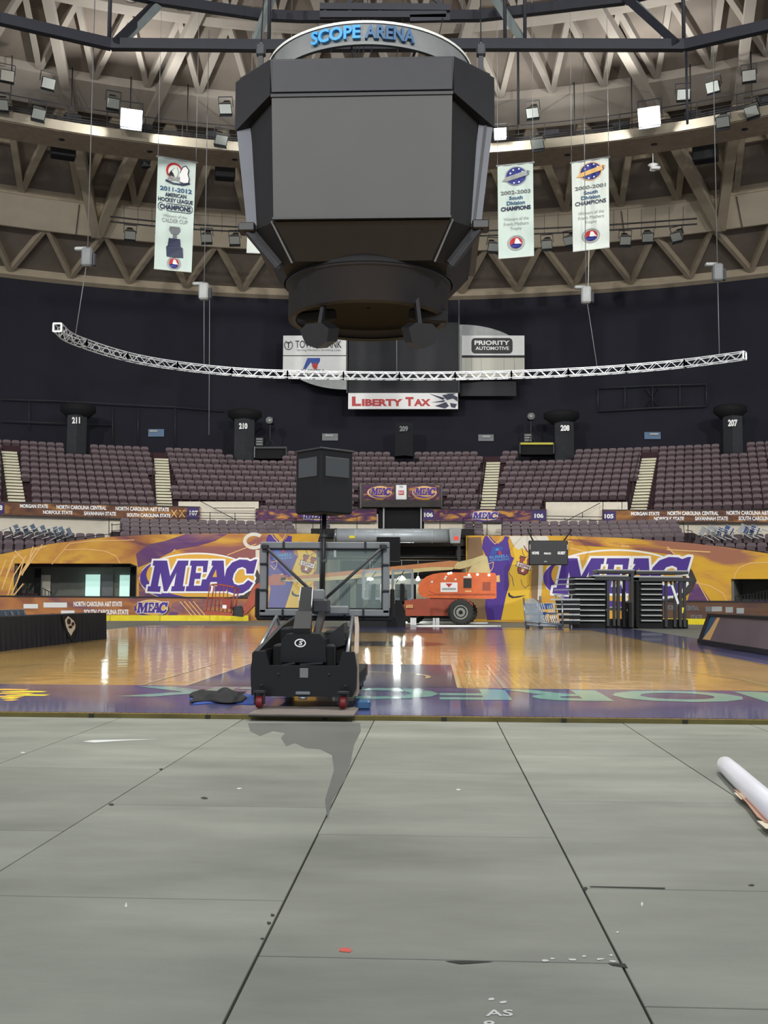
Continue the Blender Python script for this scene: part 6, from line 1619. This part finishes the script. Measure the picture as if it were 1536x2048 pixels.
# ---- banners
def banner(Y, c, label, m, content, lean=0):
    """c: four pixel corners tl tr br bl"""
    P = pln(Y); t = thing('hanging_banner', label, 'banner', P((c[3][0]+c[2][0])/2, (c[3][1]+c[2][1])/2))
    def pm(u, v, off=0):
        u_, v_ = u/100.0, v/300.0
        x = (c[0][0]*(1-u_)+c[1][0]*u_)*(1-v_) + (c[3][0]*(1-u_)+c[2][0]*u_)*v_; y = (c[0][1]*(1-u_)+c[1][1]*u_)*(1-v_) + (c[3][1]*(1-u_)+c[2][1]*u_)*v_
        w = .07*math.sin(u_*7+v_*2.5)*math.sin(PI*min(1, v_*1.1)) + .03*math.sin(u_*17-v_*5)
        return P(x, y, off + w)
    mb = MB(); nx, ny = 22, 22
    V = [pm(100*i/nx, 300*j/ny, 0) for j in range(ny+1) for i in range(nx+1)]; K = [v + Vector((0, .012, 0)) for v in V]; n = len(V)
    fs = [(j*(nx+1)+i, j*(nx+1)+i+1, (j+1)*(nx+1)+i+1, (j+1)*(nx+1)+i) for j in range(ny) for i in range(nx)]
    mb.add(V + K, fs + [tuple(n+i for i in reversed(f)) for f in fs], m, True); mb.build('cloth', t)
    a, b = P(*c[0]), P(*c[1]); d = (b-a)*.04
    mb = MB(); mb.tube([a-d, b+d], .045, 'light_grey', 8); mb.build('top_rod', t)
    a, b = P(*c[3]), P(*c[2]); mb = MB(); mb.tube([a, b], .035, 'banner_white', 8); mb.build('bottom_rod', t)
    mb = MB()
    for q in (P(*c[0]), P(*c[1])): rr_ = math.hypot(q.x-CX, q.y-CY); mb.tube([q, Vector((q.x, q.y, dz(rr_)+.4))], .012, 'light_grey', 5)
    mb.build('hanging_wire', t)
    content(t, pm)
def league(mb, pm, cx, cy, r):
    # r in banner units (x); y units are matched to the cloth's own proportions
    arcring(mb, pm, cx, cy, r*1.3, r*1.3, r*.16, .05, 'light_grey', n=24); ellipse(mb, pm, cx, cy, r*1.02, r*1.02, .05, 'light_grey', n=20); ellipse(mb, pm, cx, cy, r*.95, r*.95, .06, 'red', n=20)
    poly(mb, pm, [(cx-r*.9, cy+r*.35), (cx-r*.2, cy+r*.0), (cx+r*.2, cy-.05*r), (cx+r*.85, cy+r*.45), (cx+r*.6, cy+r*.75), (cx, cy+r*.95), (cx-r*.6, cy+r*.75)], .07, 'royal')
    poly(mb, pm, [(cx-r*.25, cy+r*.1), (cx-.05*r, cy-r*.75), (cx+.3*r, cy-r*.7), (cx+.55*r, cy-r*.2), (cx+.85*r, cy+.2*r), (cx+.5*r, cy+.15*r), (cx+.2*r, cy+.3*r)], .08, 'letter_white')
def c_ahl(t, pm):
    mb = MB(); ellipse(mb, pm, 44, 32, 22, 22, .05, 'red', n=20); ellipse(mb, pm, 45, 34, 17, 18, .055, 'banner_white', n=20); poly(mb, pm, [(28, 46), (34, 34), (44, 24), (52, 22), (56, 34), (54, 46), (44, 50)], .06, 'black')
    poly(mb, pm, [(60, 34), (66, 18), (74, 14), (82, 24), (80, 36), (84, 48), (82, 60), (70, 62), (58, 58)], .065, 'letter_white'); pline(mb, pm, [(60, 34), (66, 18), (74, 14), (82, 24), (80, 36), (84, 48), (82, 60), (70, 62), (60, 60)], 2.5, .07, 'navy')
    text(mb, pm, 'ADMIRALS', 26, 46, 80, 58, .08, 'light_grey', .04); pline(mb, pm, [(24, 60), (44, 66), (64, 66), (84, 60)], 5, .07, 'navy'); mb.build('club_emblem', t)
    mb = MB(); text(mb, pm, '2011-2012', 8, 76, 92, 88, .05, 'slate_blue', .03); text(mb, pm, 'AMERICAN', 22, 92, 78, 103, .05, 'navy', .03); text(mb, pm, 'HOCKEY LEAGUE', 4, 106, 96, 117, .05, 'navy', .03)
    arc = [(10, 121), (90, 121), (95, 126), (95, 136), (90, 141), (10, 141), (5, 136), (5, 126), (10, 121)]; pline(mb, pm, arc, 1.5, .05, 'navy'); text(mb, pm, 'CHAMPIONS', 9, 124, 91, 138, .055, 'navy', .04)
    text(mb, pm, 'Winners of the', 18, 150, 82, 158, .05, 'light_grey', 0); text(mb, pm, 'CALDER CUP', 16, 161, 84, 172, .05, 'light_grey', .01); mb.build('lettering', t)
    mb = MB(); poly(mb, pm, [(38, 182), (64, 182), (66, 192), (60, 202), (42, 202), (36, 192)], .05, 'mid_grey'); poly(mb, pm, [(47, 200), (56, 200), (57, 216), (46, 216)], .055, 'mid_grey'); poly(mb, pm, [(36, 214), (66, 214), (68, 234), (74, 238), (76, 264), (32, 264), (30, 238), (34, 234)], .06, 'navy')
    poly(mb, pm, [(40, 222), (62, 222), (62, 232), (40, 232)], .065, 'slate_blue'); poly(mb, pm, [(38, 184), (50, 184), (48, 190), (40, 190)], .055, 'navy'); poly(mb, pm, [(53, 184), (63, 184), (62, 190), (55, 190)], .055, 'navy'); mb.build('cup_print', t)
    mb = MB(); league(mb, pm, 52, 281, 14); mb.build('league_emblem', t)
def c_div(l2, gold):
    def f(t, pm):
        mb = MB(); ellipse(mb, pm, 52, 38, 31, 31, .05, 'light_grey' if not gold else 'gold_pale', n=24); ellipse(mb, pm, 52, 38, 28, 28, .06, 'royal', n=24)
        for (x, y) in ((44, 18), (60, 16), (36, 28), (70, 26), (60, 58), (46, 60)): ellipse(mb, pm, x, y, 2.6, 2.6, .065, 'letter_white', n=8)
        poly(mb, pm, [(12, 52), (22, 40), (84, 22), (92, 26), (86, 38), (24, 54)], .07, 'light_grey' if not gold else 'gold_pale'); text(mb, pm, 'ADMIRALS', 20, 38, 88, 52, .08, 'slate_blue' if not gold else 'royal', .03, dy=-14); mb.build('club_emblem', t)
        mb = MB(); text(mb, pm, l2, 8, 84, 92, 96, .05, 'mid_grey', .02); text(mb, pm, 'South', 32, 102, 70, 114, .05, 'slate_blue', .03); text(mb, pm, 'Division', 25, 118, 76, 131, .05, 'slate_blue', .03)
        text(mb, pm, 'CHAMPIONS', 8, 135, 92, 149, .05, 'navy', .045 if not gold else .02); text(mb, pm, 'Winners of the', 16, 170, 86, 181, .05, 'light_grey', 0); text(mb, pm, 'Frank Mathers', 16, 186, 86, 197, .05, 'light_grey', 0); text(mb, pm, 'Trophy', 34, 202, 66, 215, .05, 'light_grey', 0); mb.build('lettering', t)
        mb = MB(); league(mb, pm, 50, 254, 19); mb.build('league_emblem', t)
    return f
def c_part(t, pm):
    mb = MB(); league(mb, pm, 45, 264, 18); mb.build('league_emblem', t)
    mb = MB(); text(mb, pm, '4', 6, 84, 12, 92, .05, 'navy', .02); arcring(mb, pm, 12, 132, 12, 14, 2, .05, 'navy', n=20); text(mb, pm, 'C', 4, 124, 20, 140, .05, 'navy', .04); text(mb, pm, 'Win', 4, 174, 20, 183, .05, 'light_grey', 0); mb.build('lettering', t)
banner(51, [(316, 313), (392, 325), (383, 544), (308, 537)], 'white hanging banner with a trophy picture, leftmost of the championship banners', 'banner_teal', c_ahl)
banner(53, [(501, 322), (580, 322), (566, 508), (493, 505)], 'white hanging banner half hidden behind the left side of the scoreboard', 'banner_white', c_part)
banner(51, [(995, 332), (1066, 325), (1068, 511), (997, 517)], 'white hanging banner with a blue round emblem, right of the scoreboard', 'banner_teal', c_div('2002-2003', False))
banner(51, [(1143, 326), (1217, 314), (1219, 494), (1146, 503)], 'white hanging banner with a gold-lettered blue emblem, rightmost of the banners', 'banner_white', c_div('2000-2001', True))
banner(53, [(925, 322), (955, 322), (952, 512), (930, 512)], 'white hanging banner showing only a sliver behind the right side of the scoreboard', 'banner_white', lambda t, pm: None)
mb = MB(); p = pln(51.0)(1178, 498); mb.tube([p, pln(51.2)(1176, 590)], .02, 'curtain_white', 5); tag(mb.build('pull_cord'), 'pale cord hanging down from the rightmost banner', 'cord')

# ---- lighting catwalk ring
CR = 43.5; CZ = zrow(CR, 790, 303); ca0, ca1 = -math.radians(46), math.radians(46)
t = thing('catwalk', 'curved lighting catwalk with pale edge beam and thin railings under the dome', 'catwalk', (CX, CY+CR, CZ-.4))
mb = MB(); ann(mb, CR, CR+.12, CZ-.25, CZ+.28, 'catwalk_white', ca0, ca1, 70); mb.build('edge_beam', t)
mb = MB(); ann(mb, CR+.12, CR+2.4, CZ-.27, CZ-.05, 'catwalk_tan', ca0, ca1, 70)
for k in range(-22, 23):
    a = k*math.radians(2.05)
    if k % 3 == 0: p = polar(CR+1.2, a, CZ-.28); mb.lathe([(0, 0), (.18, 0), (.18, .03)], 'rail_dark', p, n=12)
mb.build('deck', t)
mb = MB()
for zz, rr in ((.55, .018), (1.05, .03)):
    mb.tube([polar(CR+.15, ca0+(ca1-ca0)*i/60, CZ+.2+zz) for i in range(61)], rr, 'rail_dark', 5)
for zz in (.35, .5, .62): mb.tube([polar(CR+.5, ca0+(ca1-ca0)*i/60, CZ+.1+zz+.03*math.sin(i*1.7)) for i in range(61)], .05, 'rail_dark', 5)
for k in range(-17, 18): a = k*math.radians(2.7); mb.bar(polar(CR+.15, a, CZ), polar(CR+.15, a, CZ+1.25), .04, .04, 'rail_dark')
mb.build('railing', t)
for k in range(-11, 12):
    mb = MB(); a = k*math.radians(4.1)+.01; mb.tube([polar(CR+.9, a, CZ), polar(CR+.9, a, dz(CR)+.8)], .03, 'rail_dark', 5); mb.build('hanger_rod', t)
mb = MB()
for kk in range(-9, 9):
    a = kk*math.radians(5)+.02; mb.bbox(polar(CR+1.3, a, CZ+.75), (.9, .4, 1.1), 'charcoal', .04, Matrix.Rotation(-a, 3, 'Z'))
mb.build('cable_cabinet', t)

# ---- floodlights
def flood_proto(glow):
    t = thing('floodlight', 'x', 'floodlight')
    mb = MB()
    # hood facing -Y and down
    R_ = Matrix.Rotation(.0, 3, 'X')
    F_ = [(-.42, -.3, -.34), (.42, -.3, -.34), (.42, -.3, .34), (-.42, -.3, .34)]; B_ = [(-.26, .32, -.2), (.26, .32, -.2), (.26, .32, .22), (-.26, .32, .22)]
    mb.add(F_ + B_, [(4, 5, 6, 7), (0, 1, 5, 4), (1, 2, 6, 5), (2, 3, 7, 6), (3, 0, 4, 7)], 'flood_case' if not glow else 'alu')
    mb.bbox((0, .45, .0), (.44, .36, .42), 'black', .04); mb.build('housing', t, world=False)
    mb = MB(); mb.box((0, -.3, 0), (.76, .02, .6), 'lamp_glow' if glow else 'lens_glass'); mb.build('lens', t, world=False)
    mb = MB(); mb.box((0, -.33, -.40), (.84, .34, .03), 'black', Matrix.Rotation(.25, 3, 'X')); mb.build('shield', t, world=False)
    mb = MB()
    for s in (-1, 1): mb.bar((s*.46, .05, 0), (s*.46, .15, .6), .04, .06, 'charcoal')
    mb.bar((-.46, .15, .6), (.46, .15, .6), .05, .05, 'charcoal'); mb.build('yoke', t, world=False)
    return t
fl0 = flood_proto(False); fl0k = kids(fl0); fl1 = flood_proto(True); fl1k = kids(fl1); first = {0: True, 1: True}
def flood(px, py, r, tilt, yaw, label, glow=False, s=1.0, group=None):
    p = cyl(r)(px, py); a = theta(p); pr, ks = (fl1, fl1k) if glow else (fl0, fl0k); g = 1 if glow else 0
    if first[g]: o = pr; first[g] = False
    else: o = dup(pr, (0, 0, 0), (0, 0, 0), None, None, ks)
    o.location = p; o.rotation_euler = Euler((tilt, 0, -a + yaw), 'XYZ'); o.scale = (s, s, s); o['label'] = label
    if group: o['group'] = group
    elif 'group' in o: del o['group']
    return o
UP = [(14, 150, 'topmost at the left edge'), (95, 165, 'second from the left edge, upper row'), (4, 206, 'brightly edged one cut by the left edge'), (76, 224, 'low one hanging near the left edge'), (226, 203, 'upper one just left of the big left glare'), (452, 214, 'upper one left of the scoreboard'), (441, 276, 'lower one left of the scoreboard'), (1066, 222, 'upper one right of the scoreboard'), (1076, 284, 'lower one right of the scoreboard'), (1366, 188, 'just right of the big right glare'), (1428, 172, 'upper one of the right cluster'), (1446, 240, 'lowest one of the right cluster'), (1498, 150, 'topmost near the right edge'), (1506, 218, 'low one near the right edge')]
for i, (x, y, w) in enumerate(UP):
    flood(x, y, CR-.4, .55 if y < 200 else .8, .25*math.sin(i*2.3), 'unlit floodlight on the catwalk, ' + w, s=.86 if y > 140 else .9)
LIT = [(262, 236, 'the big glare at left', 1.35), (1300, 232, 'the big glare at right', 1.35), (1001, 266, 'the small one right of the scoreboard', .8), (488, 267, 'the tiny one left of the scoreboard', .32)]
for (x, y, w, s) in LIT:
    o = flood(x, y, CR-.6, .45, 0, 'lit floodlight on the catwalk, ' + w, True, s)
    p = o.location; q = Vector((CX, CY+6, 2)) - p; q.normalize()
    lamp('floodlight_beam', p + q*.75, 1300*s*s, .22, (.94, .98, 1.0))
LOW = [(260, 467, 'far left'), (322, 470, 'second from left, half behind the banner'), (414, 473, 'third from left'), (470, 477, 'fourth from left'), (985, 491, 'first right of the scoreboard'), (1094, 486, 'between the two right banners'), (1140, 478, 'close left of the rightmost banner'), (1250, 478, 'first right of the banners'), (1295, 472, 'second right of the banners'), (1355, 470, 'last at right')]
for i, (x, y, w) in enumerate(LOW):
    flood(x, y, 50.5, .75, .35*math.sin(i*1.9), 'grey floodlight on the lower pipe, ' + w, s=.82)
def pipe_run(x0, x1, rows, label):
    mb = MB()
    for y0, y1 in rows: mb.tube([cyl(50.6)(x, y0 + (y1-y0)*(x-x0)/(x1-x0) + 3*math.sin(PI*(x-x0)/(x1-x0))) for x in span(x0, x1, 20)], .05, 'rail_dark', 6)
    for x in span(x0, x1, 28)[1:-1]: y = rows[0][0] + (rows[0][1]-rows[0][0])*(x-x0)/(x1-x0); mb.bar(cyl(50.6)(x, y-26), cyl(50.6)(x, y+16), .03, .03, 'rail_dark')
    return tag(mb.build('lighting_pipe'), label, 'pipe')
pipe_run(220, 500, ((433, 455), (443, 464)), 'pair of thin pipes carrying floodlights on the left')
pipe_run(950, 1394, ((462, 437), (472, 448)), 'pair of thin pipes carrying floodlights on the right')
for (x, y, w, h, lab) in ((126, 302, 44, 26, 'left'), (450, 344, 38, 28, 'between the left banners'), (1411, 308, 44, 28, 'right')):
    p = cyl(47)(x, y); a = theta(p); k = (p-EYE).length/F_PX; mb = MB(); mb.bbox(p, (w*k, .8, h*k), 'black', .05, Matrix.Rotation(-a, 3, 'Z')); mb.bar(p, p + Vector((0, 0, 2.2)), .06, .06, 'black'); tag(mb.build('dark_speaker'), 'dark loudspeaker box under the catwalk, ' + lab, 'speaker')
for (x, y, m, lab) in ((290, 330, 'black', 'small black camera hanging left of the first banner'), (1306, 334, 'letter_white', 'small white camera hanging right of the banners')):
    p = cyl(46)(x, y); mb = MB(); mb.bar(p + Vector((0, 0, 1.0)), p, .04, .04, m); mb.lathe([(0, -.25), (.2, -.2), (.14, 0), (.3, .12), (0, .15)], m, p, n=12); mb.bbox(p + Vector((.1, -.2, -.15)), (.5, .3, .16), m, .04); tag(mb.build('hanging_camera'), lab, 'camera')

# ---- octagonal steel rigging ring near the top of the picture
t = thing('rigging_ring', 'dark steel rigging ring with diagonal braces spanning the top of the picture', 'steel frame', pln(42)(768, 100))
PLo = pln(40); zl = row_z(41, 90); zu = row_z(44, 30)
low = [(-40, 26), (0, 38), (222, 89), (530, 92), (1000, 90), (1368, 91), (1536, 52), (1580, 42)]; up_ = [(180, -30), (320, 0), (520, 30), (600, 34), (960, 32), (1250, -2), (1400, -40)]
PL = [on_z(x, y, zl) for x, y in low]; PU = [on_z(x, y, zu) for x, y in up_]
for a, b in zip(PL, PL[1:]): mb = MB(); mb.bar(a, b, .30, .42, 'beam'); mb.build('lower_chord', t)
for a, b in zip(PU, PU[1:]): mb = MB(); mb.bar(a, b, .28, .42, 'beam'); mb.build('upper_chord', t)
for (a, b, m) in (((232, 84), (312, 6), 'beam'), ((236, 92), (322, 6), 'beam_light'), ((505, 100), (545, -10), 'beam_light'), ((1052, 92), (984, -12), 'beam_light'), ((1356, 92), (1262, 0), 'beam_light'), ((1352, 86), (1250, -6), 'beam')):
    mb = MB(); mb.bar(on_z(*a, zl), on_z(*b, zu), .2, .3, m); mb.build('diagonal_brace', t)
for (x, y) in ((218, 88), (538, 92), (1050, 90), (1368, 90), (1010, 92)):
    mb = MB(); p = on_z(x, y, zl); mb.tube([p, Vector((p.x, p.y, p.z+7))], .08, 'beam', 6); mb.build('hanger_rod', t)
for (x, y) in ((1372, 92), (1036, 92)):
    mb = MB(); p = on_z(x, y, zl); mb.tube([p, Vector((p.x, p.y, p.z-3.2))], .05, 'beam', 6); mb.build('drop_rod', t)
